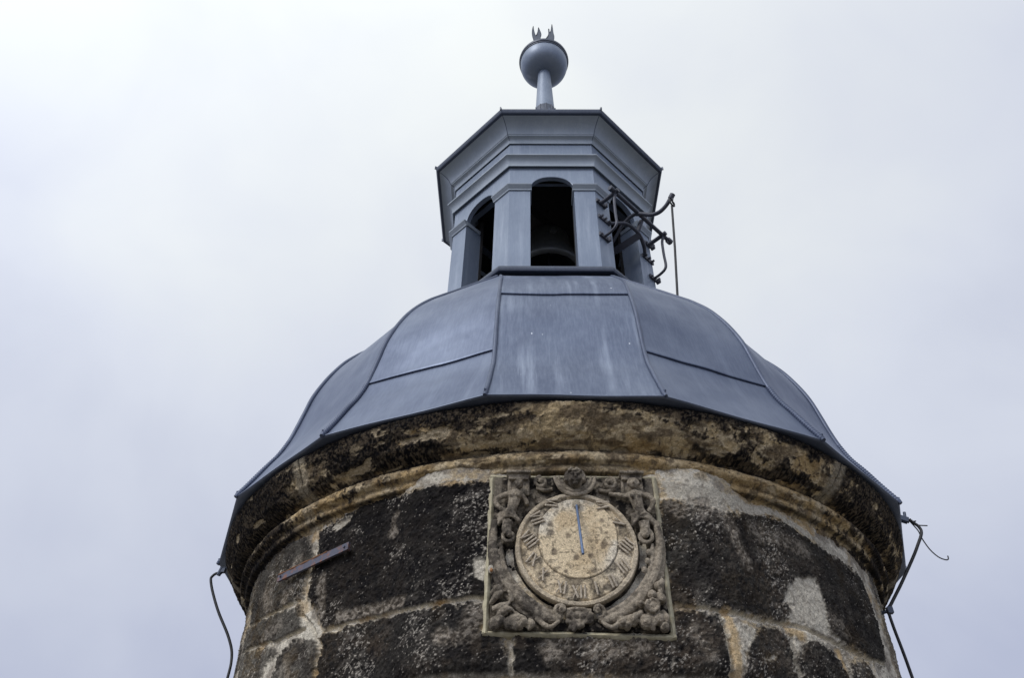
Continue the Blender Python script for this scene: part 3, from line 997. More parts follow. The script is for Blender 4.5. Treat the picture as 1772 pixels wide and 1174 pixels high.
cv = [(0.885, 5.606), (0.896, 5.604), (0.899, 5.588), (0.905, 5.586), (0.907, 5.602), (0.913, 5.622), (0.926, 5.640), (0.945, 5.648), (0.947, 5.658)]
for i in range(13):                                      # the big cyma below the drip
    t_ = i / 12.0
    cv.append((0.952 + 0.112 * (0.50 * t_ + 0.50 * (1 - math.cos(t_ * PI / 2))), 5.660 + 0.116 * (0.50 * t_ + 0.50 * math.sin(t_ * PI / 2))))
cv += [(1.0665, 5.778)]
mb = MB()
mb.octa(cv)
mb.build('crown_moulding', M_TRIM, lantern, sharp=32)
mb = MB()                                                # soldered mitre at a corner, copied round
mb.tube([pol(r + 0.0008, h, A0 + PI / 8) for r, h in cv[5:]], 0.0028, 6)
ms = mb.build('mitre_seam', M_DARKTRIM, lantern, sharp=60)
for k in range(1, 8):
    c_ = ms.copy(); C.objects.link(c_); c_.rotation_euler = (0, 0, k * PI / 4)
mb = MB()                                                # drip edge with its folded corners
mb.octa([(1.05, 5.779), (1.090, 5.778), (1.096, 5.785), (1.104, 5.812), (1.104, 5.820), (1.06, 5.840)])
for k in range(8):
    a = A0 + (k - 0.5) * PI / 4
    mb.box(Matrix.Translation(pol(1.103, 5.822, a)) @ Matrix.Rotation(a, 4, 'Z'), 0.010, 0.022, 0.036)
mb.build('drip_edge', M_DARKTRIM, lantern, sharp=35)
mb = MB()
rp = []
for i in range(15):
    t_ = i / 14.0
    rp.append((1.075 - 0.955 * t_ ** 0.62, 5.833 + 1.53 * (0.30 * t_ + 0.70 * t_ ** 2.2)))
mb.octa(rp)
mb.build('lantern_roof', M_SEAM, lantern, sharp=30)
mb = MB()                                                # inside of the bell chamber, near-black colour in place of its shade
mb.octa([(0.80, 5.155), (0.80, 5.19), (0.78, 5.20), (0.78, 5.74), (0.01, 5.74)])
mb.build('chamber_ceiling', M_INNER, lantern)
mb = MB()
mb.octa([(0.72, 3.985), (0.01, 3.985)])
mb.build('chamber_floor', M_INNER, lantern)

# ---- finial
mb = MB()
mb.lathe([(0.112, 7.28), (0.108, 7.42), (0.098, 7.62), (0.085, 7.95), (0.073, 8.22), (0.070, 8.30), (0.02, 8.32)], 32)
finial = mb.build('finial', M_LANT, tower, sharp=40)
mb = MB()
mb.lathe([(0.120, 7.27), (0.120, 7.44), (0.116, 7.455), (0.106, 7.455)], 32)
for k in range(12):
    a = 2 * PI * k / 12 + 0.1
    mb.tube([pol(0.121, 7.27, a), pol(0.121, 7.45, a)], 0.006, 6)
mb.build('collar', M_DARKTRIM, finial, sharp=40)
mb = MB()
bw = [(0.068, 8.268)]
for i in range(1, 15):
    t_ = i / 14.0 * PI / 2
    bw.append((0.068 + 0.206 * math.sin(t_), 8.50 - 0.232 * math.cos(t_) ** 0.85))
bw += [(0.274, 8.512)]
mb.lathe(bw, 64)
mb.build('bowl', M_LANT, finial, sharp=40)
mb = MB()
mb.lathe([(0.270, 8.508), (0.281, 8.512), (0.283, 8.520), (0.281, 8.530), (0.289, 8.536), (0.292, 8.556), (0.289, 8.574), (0.278, 8.582), (0.02, 8.60)], 64)
mb.build('bowl_rim', M_DARKTRIM, finial, sharp=40)


def flame(outline, y0, lean):
    """a cut and hammered sheet-iron flame, thick in the middle and thin at its edges"""
    P = [Vector((x, 0, z)) for x, z in outline]
    P, _r = catmull(P + [P[0]], [0] * (len(P) + 1), 3)
    P = P[:-1]
    n = len(P)
    cx = sum(p_.x for p_ in P) / n
    vs = []
    for s_, off, k in ((-1, 0.004, 1.0), (-1, 0.013, 0.72), (1, 0.013, 0.72), (1, 0.004, 1.0)):
        for p_ in P:
            # inner rings pull towards the local middle of the flame
            vs.append((cx + (p_.x - cx) * (k if k == 1 else 0.93), y0 + lean * (p_.z - 8.6) + s_ * off + 0.35 * (p_.x - cx) ** 2, p_.z - (0 if k == 1 else 0.006)))
    fs = []
    for r in range(3):
        fs += [(r * n + i, r * n + (i + 1) % n, (r + 1) * n + (i + 1) % n, (r + 1) * n + i) for i in range(n)]
    fs.append(tuple(range(n))[::-1]); fs.append(tuple(range(3 * n, 4 * n)))
    mb = MB(); mb.add(vs, fs)
    return mb.build('flame', M_DARKTRIM, finial, sharp=50)


flame([(-0.085, 8.58), (-0.100, 8.90), (-0.118, 9.12), (-0.138, 9.28), (-0.138, 9.42), (-0.124, 9.53), (-0.116, 9.43), (-0.105, 9.33), (-0.092, 9.26), (-0.072, 9.33), (-0.064, 9.40), (-0.054, 9.48),
       (-0.034, 9.39), (-0.020, 9.29), (-0.032, 9.20), (-0.018, 9.08), (-0.015, 8.90), (-0.035, 8.58)], 0.0, 0.02)
flame([(0.035, 8.58), (0.020, 8.95), (0.014, 9.12), (0.038, 9.20), (0.062, 9.27), (0.066, 9.36), (0.066, 9.44), (0.080, 9.43), (0.084, 9.35), (0.096, 9.38), (0.106, 9.48), (0.118, 9.58),
       (0.126, 9.46), (0.131, 9.33), (0.140, 9.22), (0.128, 9.10), (0.110, 8.90), (0.090, 8.58)], 0.0, 0.03)
flame([(-0.03, 8.58), (-0.055, 8.85), (-0.045, 8.98), (-0.02, 9.06), (0.0, 8.97), (0.03, 9.05), (0.045, 8.92), (0.03, 8.58)], 0.12, 0.02)

# ================================================================== BELL
bell = empty('bell', (0, 0, 4.80))
tag(bell, 'dark bronze bell hanging inside the lantern, its lip seen through the front arch', 'bell')
mb = MB()
mb.lathe([(0.262, 4.850), (0.292, 4.856), (0.302, 4.872), (0.300, 4.892), (0.283, 4.915), (0.262, 4.975), (0.232, 5.06), (0.203, 5.16), (0.188, 5.26), (0.180, 5.32), (0.155, 5.36), (0.06, 5.385), (0.01, 5.388)], 64)
mb.lathe([(0.262, 4.850), (0.236, 4.92), (0.205, 5.06), (0.16, 5.30), (0.01, 5.34)], 64)
mb.build('bell_body', M_BELL, bell, sharp=50)
mb = MB()
mb.tube([(0, 0, 5.33), (0.0, 0.0, 5.08), (0.01, 0.01, 4.90)], [0.012, 0.014, 0.018], 8)
mb.blob((0.01, 0.01, 4.885), (0.05, 0.05, 0.055))
mb.tube([(0.01, 0.01, 4.86), (0.012, 0.012, 4.79)], [0.016, 0.010], 8)
mb.build('clapper', M_IRON, bell, smooth=True)
mb = MB()
n1, t1 = face_frame(A0 + PI / 4)
mb.box(Matrix.Translation((0, 0, 5.44)) @ Matrix.Rotation(A0 + PI / 4, 4, 'Z'), 1.20, 0.13, 0.11)
mb.build('headstock', M_BEAM, bell)
mb = MB()
n0, t0 = face_frame(A0)
for r0, r1, dz in ((0.0, 0.034, 0.012), (0.0, 0.018, 0.024)):
    c0 = n0 * 0.205 + t0 * 0.03 + Vector((0, 0, 5.20))
    mb.tube([c0, c0 + n0 * (0.012 + dz)], r1, 20)
mb.build('boss', M_BELL, bell, sharp=40)

# ================================================================== BELL LEVER ON THE RIGHT FACE
A1 = A0 + PI / 4
n1, t1 = face_frame(A1)


def F(t, o, z):
    """point on the right-hand lantern face: along it, out from it, up"""
    return n1 * (AP + o) + t1 * t + Vector((0, 0, z))


RF = Matrix.Rotation(A1, 4, 'Z')
lever = empty('bell_lever', F(0, 0, 4.45))
tag(lever, 'wrought iron bell lever with axle and brackets bolted across the right arch of the lantern', 'lever')
for t_ in (-0.285, 0.315):
    mb = MB()
    for z in (4.845, 4.440):
        mb.box(Matrix.Translation(F(t_, 0.008, z)) @ RF, 0.105, 0.016, 0.034)
        mb.box(Matrix.Translation(F(t_ + 0.045, 0.018, z)) @ RF, 0.014, 0.036, 0.05)
        for dx in (-0.035, 0.0):
            mb.tube([F(t_ + dx, 0.014, z), F(t_ + dx, 0.026, z)], 0.008, 6)
    mb.tube([F(t_, 0.01, 4.845), F(t_, 0.10, 4.848), F(t_, 0.185, 4.852)], [0.017, 0.017, 0.019], 10)
    mb.tube([F(t_, 0.155, 4.86), F(t_, 0.150, 4.82), F(t_ - 0.004, 0.138, 4.76), F(t_, 0.132, 4.62), F(t_, 0.134, 4.51), F(t_, 0.118, 4.465), F(t_, 0.07, 4.445), F(t_, 0.01, 4.440)],
            [0.0110] * 8, 8, smooth_n=5)
    mb.build('bracket', M_IRON, lever, sharp=45)
mb = MB()
mb.tube([F(-0.325, 0.150, 4.856), F(0.40, 0.150, 4.852)], 0.0165, 12)
mb.tube([F(0.385, 0.150, 4.852), F(0.425, 0.150, 4.852)], 0.025, 12)
mb.tube([F(-0.345, 0.150, 4.856), F(-0.315, 0.150, 4.856)], 0.022, 12)
mb.tube([F(0.375, 0.150, 4.835), F(0.375, 0.150, 4.80)], 0.007, 6)
mb.build('axle', M_IRON, lever, sharp=45)
mb = MB()
mb.tube([F(0.0, 0.135, 4.855), F(0.005, 0.20, 4.80), F(0.005, 0.265, 4.735), F(0.005, 0.335, 4.705), F(0.003, 0.40, 4.720), F(0, 0.445, 4.755), F(0, 0.470, 4.780)],
        [0.0175, 0.0175, 0.0165, 0.016, 0.0155, 0.0155, 0.0155], 10, smooth_n=6)
mb.tube([F(0, 0.452, 4.760), F(0, 0.478, 4.790)], 0.021, 10)
mb.tube([F(0.0, 0.465, 4.76), F(0.0, 0.470, 4.728)], 0.006, 8)
mb.build('lever_arm', M_IRON, lever, sharp=45)
mb = MB()
mb.tube([F(0.0, 0.14, 4.862), F(-0.005, 0.07, 4.862), F(-0.01, 0.0, 4.825), F(-0.01, -0.07, 4.76), F(-0.01, -0.16, 4.66)], [0.015, 0.015, 0.014, 0.013, 0.013], 8, smooth_n=6)
mb.box(Matrix.Translation(F(0.07, 0.10, 4.79)) @ RF @ Matrix.Rotation(0.5, 4, 'X'), 0.022, 0.03, 0.12)
mb.build('inner_arm', M_IRON, lever, sharp=45)
mb = MB()
mb.tube([F(-0.205, 0.008, 4.665), F(-0.165, 0.045, 4.672), F(-0.09, 0.095, 4.685), F(0.03, 0.105, 4.675), F(0.13, 0.075, 4.655), F(0.20, 0.035, 4.648), F(0.215, 0.012, 4.640)],
        [0.012, 0.0135, 0.014, 0.015, 0.016, 0.015, 0.012], 8, smooth_n=6)
for t0_, t1_ in ((-0.325, -0.195), (0.205, 0.345)):
    mb.box(Matrix.Translation(F((t0_ + t1_) / 2, 0.006, 4.640 if t0_ > 0 else 4.665)) @ RF, t1_ - t0_, 0.012, 0.034)
    for q in (0.18, 0.5, 0.82):
        tt = t0_ + (t1_ - t0_) * q
        zz = 4.640 if t0_ > 0 else 4.665
        mb.tube([F(tt, 0.010, zz), F(tt, 0.034, zz)], 0.010, 6)
mb.build('cross_bar', M_IRON, lever, sharp=40)
mb = MB()
mb.tube([F(0.05, 0.10, 4.665), F(0.02, -0.06, 4.632), F(-0.02, -0.34, 4.60)], [0.034, 0.036, 0.036], 4)
mb.build('yoke_beam', M_IRON, lever, sharp=30)

rod = empty('pull_rod', F(0.0, 0.42, 4.15))
tag(rod, 'thin iron pull rod hanging from the bell lever beside the lantern down to the dome', 'rod')
mb = MB()
top_ = F(0.0, 0.452, 4.672)
bot_ = F(0.0, 0.335, 3.545)
mb.tube([top_, top_.lerp(bot_, 0.4) + n1 * 0.004, bot_], 0.0085, 8)
mb.build('rod', M_CABLE, rod, sharp=50)
mb = MB()
pts = []
for i in range(26):
    a = 2 * PI * i / 22 + 0.4
    pts.append(F(0.030 * math.sin(a), 0.456 + 0.004 * (i / 25.0), 4.700 + 0.028 * math.cos(a)))
mb.tube(pts, 0.0065, 8)
mb.build('eye', M_CABLE, rod, smooth=True)

# ================================================================== IRON CRAMP AND CABLES
cr_ = empty('wall_strap', pol(1.77, 1.535, -0.65))
tag(cr_, 'rusty flat iron strap curved across a joint in the black stones left of the sundial', 'iron strap')
q = []
nst = 30
mb = MB()
vs = []
for i in range(nst + 1):
    a = -0.785 + 0.272 * i / nst
    zc = 1.533 + 0.006 * i / nst
    ro = 1.764 / math.cos(a + 0.649)
    hh = 0.0170
    for r_, z_ in ((ro, -hh), (ro + 0.012, -hh), (ro + 0.012, hh), (ro, hh)):
        vs.append(pol(r_, zc + z_, a))
fs = [(4 * i + k, 4 * i + (k + 1) % 4, 4 * i + 4 + (k + 1) % 4, 4 * i + 4 + k) for i in range(nst) for k in range(4)]
fs += [(0, 1, 2, 3), (4 * nst, 4 * nst + 3, 4 * nst + 2, 4 * nst + 1)]
mb.add(vs, fs)
mb.build('strap', M_CRAMP, cr_, sharp=30)
mb = MB()
mb.tube([pol(1.774 / math.cos(-0.784 + 0.190 * i / 20.0 + 0.649), 1.533 + 0.0165 + 0.006 * i / 20.0, -0.784 + 0.190 * i / 20.0) for i in range(21)], [0.0045 + 0.0015 * math.sin(i * 1.3) for i in range(21)], 6)
mb.build('rust_edge', M_RUST, cr_, smooth=True)
for a, z_ in ((-0.772, 1.534), (-0.527, 1.539)):
    mb = MB()
    mb.tube([pol(1.755, z_, a), pol(1.796, z_, a)], [0.007, 0.005], 8)
    mb.build('nail', M_CRAMP, cr_, sharp=40)

cab = empty('eave_cable', (-1.92, -0.5, 1.93))
tag(cab, 'plain black cable hanging from a clip at the left end of the eaves', 'cable')
mb = MB()
wl = [(-1.895, -0.5, 1.932), (-1.925, -0.5, 1.930), (-1.945, -0.5, 1.912), (-1.947, -0.5, 1.890), (-1.917, -0.5, 1.821), (-1.852, -0.5, 1.706), (-1.756, -0.5, 1.563), (-1.712, -0.5, 1.457), (-1.700, -0.52, 1.30), (-1.712, -0.53, 0.9), (-1.72, -0.53, -1.58)]
mb.tube(wl, 0.0075, 8, smooth_n=7)
mb.build('wire', M_CABLE, cab, smooth=True)
mb = MB()
mb.tube([(-1.86, -0.49, 1.972), (-1.905, -0.5, 1.950)], [0.010, 0.011], 8)
mb.tube([(-1.90, -0.5, 1.962), (-1.912, -0.5, 1.918)], [0.014, 0.012], 8)
mb.box(Matrix.Translation((-1.895, -0.5, 1.945)), 0.03, 0.022, 0.022)
mb.build('clip', M_DARKTRIM, cab, sharp=40)

cab2 = empty('conductor_cable', (1.84, -0.76, 2.05))
tag(cab2, 'black cable with frayed loose end and stand-off, tied to the right end of the eaves', 'cable')
mb = MB()
wr = [(1.825, -0.76, 2.062), (1.850, -0.76, 2.068), (1.880, -0.76, 2.045), (1.900, -0.76, 2.020), (1.900, -0.76, 1.985), (1.860, -0.76, 1.920), (1.814, -0.76, 1.852), (1.712, -0.76, 1.714), (1.632, -0.76, 1.612), (1.606, -0.76, 1.575), (1.604, -0.76, 1.500), (1.611, -0.76, 1.374), (1.615, -0.76, 1.258), (1.615, -0.78, 0.9), (1.60, -0.8, -1.58)]
mb.tube(wr, 0.0078, 8, smooth_n=7)
mb.build('wire', M_CABLE, cab2, smooth=True)
mb = MB()
mb.tube([(1.865, -0.755, 2.060), (1.893, -0.75, 2.005), (1.897, -0.75, 1.964), (1.916, -0.75, 1.899), (1.944, -0.75, 1.857), (1.973, -0.75, 1.841), (1.989, -0.75, 1.844), (1.993, -0.75, 1.862)], 0.0032, 6, smooth_n=6)
mb.tube([(1.885, -0.76, 2.035), (1.91, -0.76, 2.030), (1.945, -0.76, 2.028)], 0.003, 6)
for i in range(16):                                      # binding wire wound round the clamp
    a = i * 0.9
    c0 = Vector((1.838 + 0.0032 * i, -0.76, 2.070 - 0.0018 * i))
    mb.tube([c0 + Vector((0, 0.013 * math.cos(a), 0.013 * math.sin(a))), c0 + Vector((0.003, 0.013 * math.cos(a + 1.6), 0.013 * math.sin(a + 1.6)))], 0.0035, 5)
mb.build('loose_wire', M_CABLE, cab2, smooth=True)
mb = MB()
mb.tube([(1.78, -0.74, 2.045), (1.842, -0.76, 2.078)], [0.012, 0.012], 8)
mb.tube([(1.842, -0.76, 2.05), (1.852, -0.76, 2.108)], [0.008, 0.008], 8)
mb.box(Matrix.Translation((1.836, -0.76, 2.066)) @ Matrix.Rotation(0.4, 4, 'Y'), 0.040, 0.03, 0.026)
mb.build('clamp', M_DARKTRIM, cab2, sharp=40)
mb = MB()
mb.tube([(1.54, -0.70, 1.572), (1.612, -0.76, 1.574)], [0.009, 0.008], 8)
mb.box(Matrix.Translation((1.612, -0.76, 1.575)), 0.026, 0.026, 0.030)
mb.build('stand_off', M_DARKTRIM, cab2, sharp=40)

# ================================================================== SUNDIAL
ns, ts = face_frame(SD_AZ)
SD_O = 1.768                                              # face of the slab, out from the tower's axis
sundial = empty('sundial', ns * SD_O + Vector((0, 0, SD_Z)))
tag(sundial, 'square carved stone sundial with Roman numerals, cherub and blue rod on the tower wall', 'sundial')


def SP(s, z, o=0.0):
    if o > 0: o = o * 1.3
    return ns * (SD_O + o) + ts * s + Vector((0, 0, SD_Z + z))


def sp_arr(S, Z, O):
    n = np.array(ns); t = np.array(ts)
    return n * (SD_O + O)[..., None] + t * S[..., None] + np.array((0, 0, 1.0)) * (SD_Z + Z)[..., None]


STONE_D = col3(0.038, 0.034, 0.032)
STONE_M = col3(0.185, 0.155, 0.120)
STONE_L = col3(0.42, 0.365, 0.29)
DIAL_T = col3(0.70, 0.575, 0.39)


def carve_col(S, Z, O, seed=40, wear=0.0, soft=0.0):
    n1_ = fbm(S, Z, O, 16, 4, seed)
    n2_ = fbm(S, Z, O, 70, 4, seed + 1, 0.6)
    c = mixc(STONE_D * np.ones(S.shape + (1,)), STONE_M, sstep(0.33, 0.55, n1_ + wear))
    c = mixc(c, STONE_L, sstep(0.465, 0.62, n2_ + wear * 0.8 + 0.35 * (n1_ - 0.5)) * 0.9)
    c = mixc(c, BLACK * 1.3, sstep(0.56, 0.70, fbm(S, Z, O, 34, 4, seed + 2)) * 0.85)
    if soft:
        c = mixc(c, mixc(col3(0.125, 0.108, 0.088) * np.ones(S.shape + (1,)), col3(0.27, 0.232, 0.180), sstep(0.35, 0.62, n1_ + wear)), soft)
    return c


# the slab with its carved ground
g_ = np.arange(-0.335, 0.3351, 0.0025)
S, Z = np.meshgrid(g_, g_[g_ > -0.327])
rr_ = np.hypot(S, Z)
O = 0.010 * (fbm(S, Z, S * 0, 22, 4, 45) - 0.5) + 0.006 * (fbm(S, Z, S * 0, 80, 3, 46) - 0.5)
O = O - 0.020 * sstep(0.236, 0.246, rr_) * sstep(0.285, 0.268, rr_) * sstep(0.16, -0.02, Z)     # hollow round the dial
ed = np.minimum(0.335 - np.maximum(np.abs(S), Z), Z + 0.327)
O = O - 0.05 * sstep(0.012, 0.0, ed)
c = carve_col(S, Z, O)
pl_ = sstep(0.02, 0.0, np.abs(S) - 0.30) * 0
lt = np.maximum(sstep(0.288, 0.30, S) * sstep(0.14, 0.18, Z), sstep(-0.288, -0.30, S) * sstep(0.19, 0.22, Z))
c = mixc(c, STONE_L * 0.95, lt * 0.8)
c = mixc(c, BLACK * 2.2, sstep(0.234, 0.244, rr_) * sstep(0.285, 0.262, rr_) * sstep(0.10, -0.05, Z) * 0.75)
c = c * 0.5  # whole slab darkened behind the raised carvings, recess shade put into the colour
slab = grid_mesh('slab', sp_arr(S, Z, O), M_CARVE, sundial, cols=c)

# pointing round the slab
mb = MB()


def pointing(a, b, w_, seed):
    a = Vector(a); b = Vector(b)
    m = 60
    d = (b - a).normalized(); pn = Vector((-d.y, d.x))
    vs = []
    for i in range(m + 1):
        t = i / m
        c0 = a.lerp(b, t)
        k = w_ * (1 + 0.9 * (float(vnoise(np.array([t * 14.0 + seed]), np.array([seed * 1.7]), np.array([0.3]))[0]) - 0.5))
        k2 = w_ * (1 + 0.9 * (float(vnoise(np.array([t * 19.0 + seed * 3]), np.array([seed * 2.7]), np.array([1.3]))[0]) - 0.5))
        zf = 0.004 * (float(vnoise(np.array([t * 25.0 + seed]), np.array([0.5]), np.array([seed * 1.1]))[0]) - 0.5)
        for off, o in ((k / 2, -0.075), (k / 2, -0.006 + zf), (0.0, 0.002 + zf), (-k2 / 2, -0.005 + zf), (-k2 / 2, -0.075)):
            p_ = c0 + pn * off
            vs.append(SP(p_.x, p_.y, o))
    fs = [(5 * i + k, 5 * i + k + 1, 5 * i + k + 6, 5 * i + k + 5) for i in range(m) for k in range(4)]
    mb.add(vs, fs)


pointing((-0.333, 0.326), (-0.339, -0.328), 0.022, 1)
pointing((0.330, 0.326), (0.331, -0.338), 0.025, 2)
pointing((-0.349, -0.324), (0.342, -0.335), 0.020, 3)
pointing((-0.342, 0.324), (0.340, 0.324), 0.022, 4)
mb.build('pointing', M_MORTAR, sundial, sharp=60)

# Roman hours, each read from the root of the rod outwards
ROOT = (0.006, 0.180)
HOURS = [('VI', -0.092, 0.190), ('VII', -0.152, 0.120), ('VIII', -0.181, 0.030), ('IX', -0.168, -0.053), ('X', -0.130, -0.114), ('XI', -0.062, -0.163),
         ('XII', 0.003, -0.180), ('I', 0.066, -0.166), ('II', 0.127, -0.137), ('III', 0.172, -0.078), ('IIII', 0.192, 0.006), ('V', 0.172, 0.105), ('VI', 0.112, 0.182)]

# dial plate in polar rings: smooth inner field, hour ring, raised rim
IC = (0.007, 0.026)
R_D = 0.236
rad = np.concatenate([np.linspace(0.0005, R_D - 0.006, 105), np.linspace(R_D - 0.005, R_D, 5), [R_D, R_D + 0.001]])
th = np.linspace(0, 2 * PI, 481)[:-1]
TH, RD = np.meshgrid(th, rad)
S = RD * np.sin(TH); Z = RD * np.cos(TH)
ri = np.hypot(S - IC[0], (Z - IC[1]) - np.clip(Z - IC[1], 0, 0.032))
O = 0.017 + 0.0045 * sstep(0.153, 0.150, ri) - 0.003 * (1 - sstep(0.0, 0.004, np.abs(ri - 0.1535)))
O = O + 0.010 * sstep(0.214, 0.220, RD) * sstep(0.237, 0.232, RD) - 0.004 * (1 - sstep(0.0, 0.0035, np.abs(RD - 0.2115)))
nfi = fbm(S, Z, S * 0, 60, 4, 51); nme = fbm(S, Z, S * 0, 13, 4, 52)
ringm = sstep(0.151, 0.156, ri) * (1 - sstep(0.15, 0.19, Z) * 0)
O = O + 0.0045 * (nfi - 0.5) * (0.4 + 1.0 * ringm) + 0.006 * (nme - 0.5)
drop = np.zeros(RD.shape); drop[-2] = 0.012; drop[-1] = 0.05
O = O - drop
c = mixc(DIAL_T * np.ones(S.shape + (1,)), PLASTER * 1.1, sstep(0.44, 0.64, fbm(S, Z, S * 0, 9, 3, 53)) * 0.8)
c = mixc(c, col3(0.50, 0.375, 0.225), sstep(0.52, 0.68, fbm(S, Z, S * 0, 11, 4, 54)) * 0.55)
for bx, bz, br in ((-0.098, 0.060, 0.018), (-0.032, 0.050, 0.016), (-0.088, -0.018, 0.016), (0.118, 0.060, 0.016), (0.062, -0.098, 0.017), (0.052, -0.035, 0.016), (-0.003, -0.042, 0.018), (-0.045, -0.10, 0.012), (0.108, 0.012, 0.020), (-0.10, 0.10, 0.014), (0.105, 0.115, 0.014)):
    dd_ = np.hypot((S - bx) * 1.1, Z - bz) / br + 1.1 * (nfi - 0.5) + 0.9 * (nme - 0.5)
    c = mixc(c, col3(0.095, 0.075, 0.06), sstep(1.15, 0.45, dd_) * 0.72)
c = mixc(c, col3(0.56, 0.465, 0.33), ringm * 0.5)
c = mixc(c, STONE_D, ringm * sstep(0.50, 0.63, fbm(S, Z, S * 0, 20, 4, 55) + 0.10 * sstep(0.0, -0.2, Z) + 0.05 * sstep(0.0, -0.2, S)) * 0.6)
c = mixc(c, STONE_D * 1.2, (1 - sstep(0.0, 0.0022, np.abs(ri - 0.1535))) * 0.75)
c = mixc(c, STONE_D, sstep(0.62, 0.70, fbm(S, Z, S * 0, 95, 2, 56)) * 0.5)
for _t, hs, hz_ in HOURS:
    c = mixc(c, STONE_D * 1.6, 0.55 * ringm * sstep(0.036, 0.018, np.hypot(S - hs, Z - hz_) + 0.02 * (nfi - 0.5)) * sstep(0.42, 0.56, nfi + 0.3 * (nme - 0.5)))  # colour darkened round each numeral, like the shade of a recess
rim_ = sstep(0.213, 0.218, RD)
c = mixc(c, col3(0.47, 0.40, 0.30), rim_ * 0.65)
dial = grid_mesh('dial_plate', sp_arr(S, Z, O), M_CARVE, sundial, cols=c, wrap=True)

def carved(name, mb, seed, parent=sundial, voxel=0.003, amp=0.005, wear=0.0, pale=None, smooth_it=2):
    """fuses the strokes and swellings of one carving into a single worn stone surface"""
    me = bpy.data.meshes.new(name + '_raw')
    me.from_pydata(mb.v, [], mb.f)
    o = bpy.data.objects.new(name + '_raw', me)
    C.objects.link(o)
    rm = o.modifiers.new('fuse', 'REMESH'); rm.mode = 'VOXEL'; rm.voxel_size = voxel
    if smooth_it:
        sm = o.modifiers.new('wear', 'SMOOTH'); sm.factor = 0.5; sm.iterations = smooth_it
    dg = bpy.context.evaluated_depsgraph_get()
    m2 = bpy.data.meshes.new_from_object(o.evaluated_get(dg))
    bpy.data.objects.remove(o); bpy.data.meshes.remove(me)
    m2.name = name
    n = len(m2.vertices)
    co = np.empty(n * 3, np.float32); m2.vertices.foreach_get('co', co); co = co.reshape(-1, 3).astype(np.float64)
    no = np.empty(n * 3, np.float32); m2.vertices.foreach_get('normal', no); no = no.reshape(-1, 3)
    s_ = co @ np.array(ts); z_ = co[:, 2] - SD_Z; o_ = co @ np.array(ns) - SD_O
    amp = amp * 0.7
    d = amp * (fbm(s_, z_, o_, 55, 4, seed, 0.6) - 0.5) + amp * 0.9 * (fbm(s_, z_, o_, 140, 2, seed + 5) - 0.5)
    co = co + no * d[:, None]
    m2.vertices.foreach_set('co', co.reshape(-1).astype(np.float32))
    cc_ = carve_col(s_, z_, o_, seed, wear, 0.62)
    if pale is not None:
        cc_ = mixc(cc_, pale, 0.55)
    a = m2.color_attributes.new('stain', 'FLOAT_COLOR', 'POINT')
    c4 = np.ones((n, 4), np.float32); c4[:, :3] = np.clip(cc_, 0, 1)
    a.data.foreach_set('color', c4.reshape(-1))
    m2.polygons.foreach_set('use_smooth', np.ones(len(m2.polygons), bool))
    m2.materials.clear()
    m2.update()
    return link(name, m2, M_CARVE, parent)


for hi, (txt, s0, z0) in enumerate(HOURS):
    d = Vector((s0 - ROOT[0], z0 - ROOT[1])); d.normalize()
    upv = -d; rg = Vector((upv.y, -upv.x))
    hgt, wst = 0.049, 0.0046
    adv = {'I': 0.0142, 'V': 0.026, 'X': 0.026}
    tot = sum(adv[ch] for ch in txt)
    x = -tot / 2
    mb = MB()

    def stroke(x0, y0, x1, y1, w_=wst):
        pts = []
        for i in range(5):
            t = i / 4.0
            q_ = Vector((s0, z0)) + rg * (x0 + (x1 - x0) * t) + upv * (y0 + (y1 - y0) * t)
            ob = 0.0185 + 0.0065 * (1 if math.hypot(q_.x - IC[0], q_.y - IC[1]) < 0.152 else 0)
            pts.append(SP(q_.x, q_.y, ob))
        mb.tube(pts, w_, 7)

    for ch in txt:
        xc = x + adv[ch] / 2
        if ch == 'I':
            stroke(xc, -hgt / 2, xc, hgt / 2)
            stroke(xc - 0.0045, hgt / 2, xc + 0.0045, hgt / 2, 0.0026); stroke(xc - 0.0045, -hgt / 2, xc + 0.0045, -hgt / 2, 0.0026)
        elif ch == 'V':
            stroke(xc - 0.010, hgt / 2, xc, -hgt / 2); stroke(xc + 0.010, hgt / 2, xc, -hgt / 2, 0.0026)
        else:
            stroke(xc - 0.010, hgt / 2, xc + 0.010, -hgt / 2); stroke(xc + 0.010, hgt / 2, xc - 0.010, -hgt / 2, 0.0026)
        x += adv[ch]
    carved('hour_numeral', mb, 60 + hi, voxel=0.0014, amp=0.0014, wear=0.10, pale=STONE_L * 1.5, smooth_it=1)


def T(mb, pts, r, k=6, seg=10, o=0.0):
    """tube along (s, z[, out]) points"""
    mb.tube([SP(p_[0], p_[1], (p_[2] if len(p_) > 2 else 0.012) + o) for p_ in pts], r, seg, smooth_n=k)


ORI = Matrix((tuple(ts), tuple(ns), (0, 0, 1))).transposed()


def B(mb, s, z, o, rs, rz, ro, rot=0.0):
    M = ORI @ Matrix.Rotation(rot, 3, 'Y')
    mb.blob(SP(s, z, o), (rs, ro, rz), 16, 10, M)


def spiral(mb, s, z, r0, turns, a0, w_, sgn=1, o=0.018):
    m = int(26 * turns)
    pts = []
    rr = []
    for i in range(m + 1):
        t = i / m
        a = a0 + sgn * 2 * PI * turns * t
        r = r0 * (1 - 0.86 * t)
        pts.append(SP(s + r * math.cos(a), z + r * math.sin(a), o + 0.012 * t)); rr.append(w_ * (1 - 0.45 * t))
    mb.tube(pts, rr, 8)
    B(mb, s, z, o + 0.008, r0 * 0.3, r0 * 0.3, 0.016)


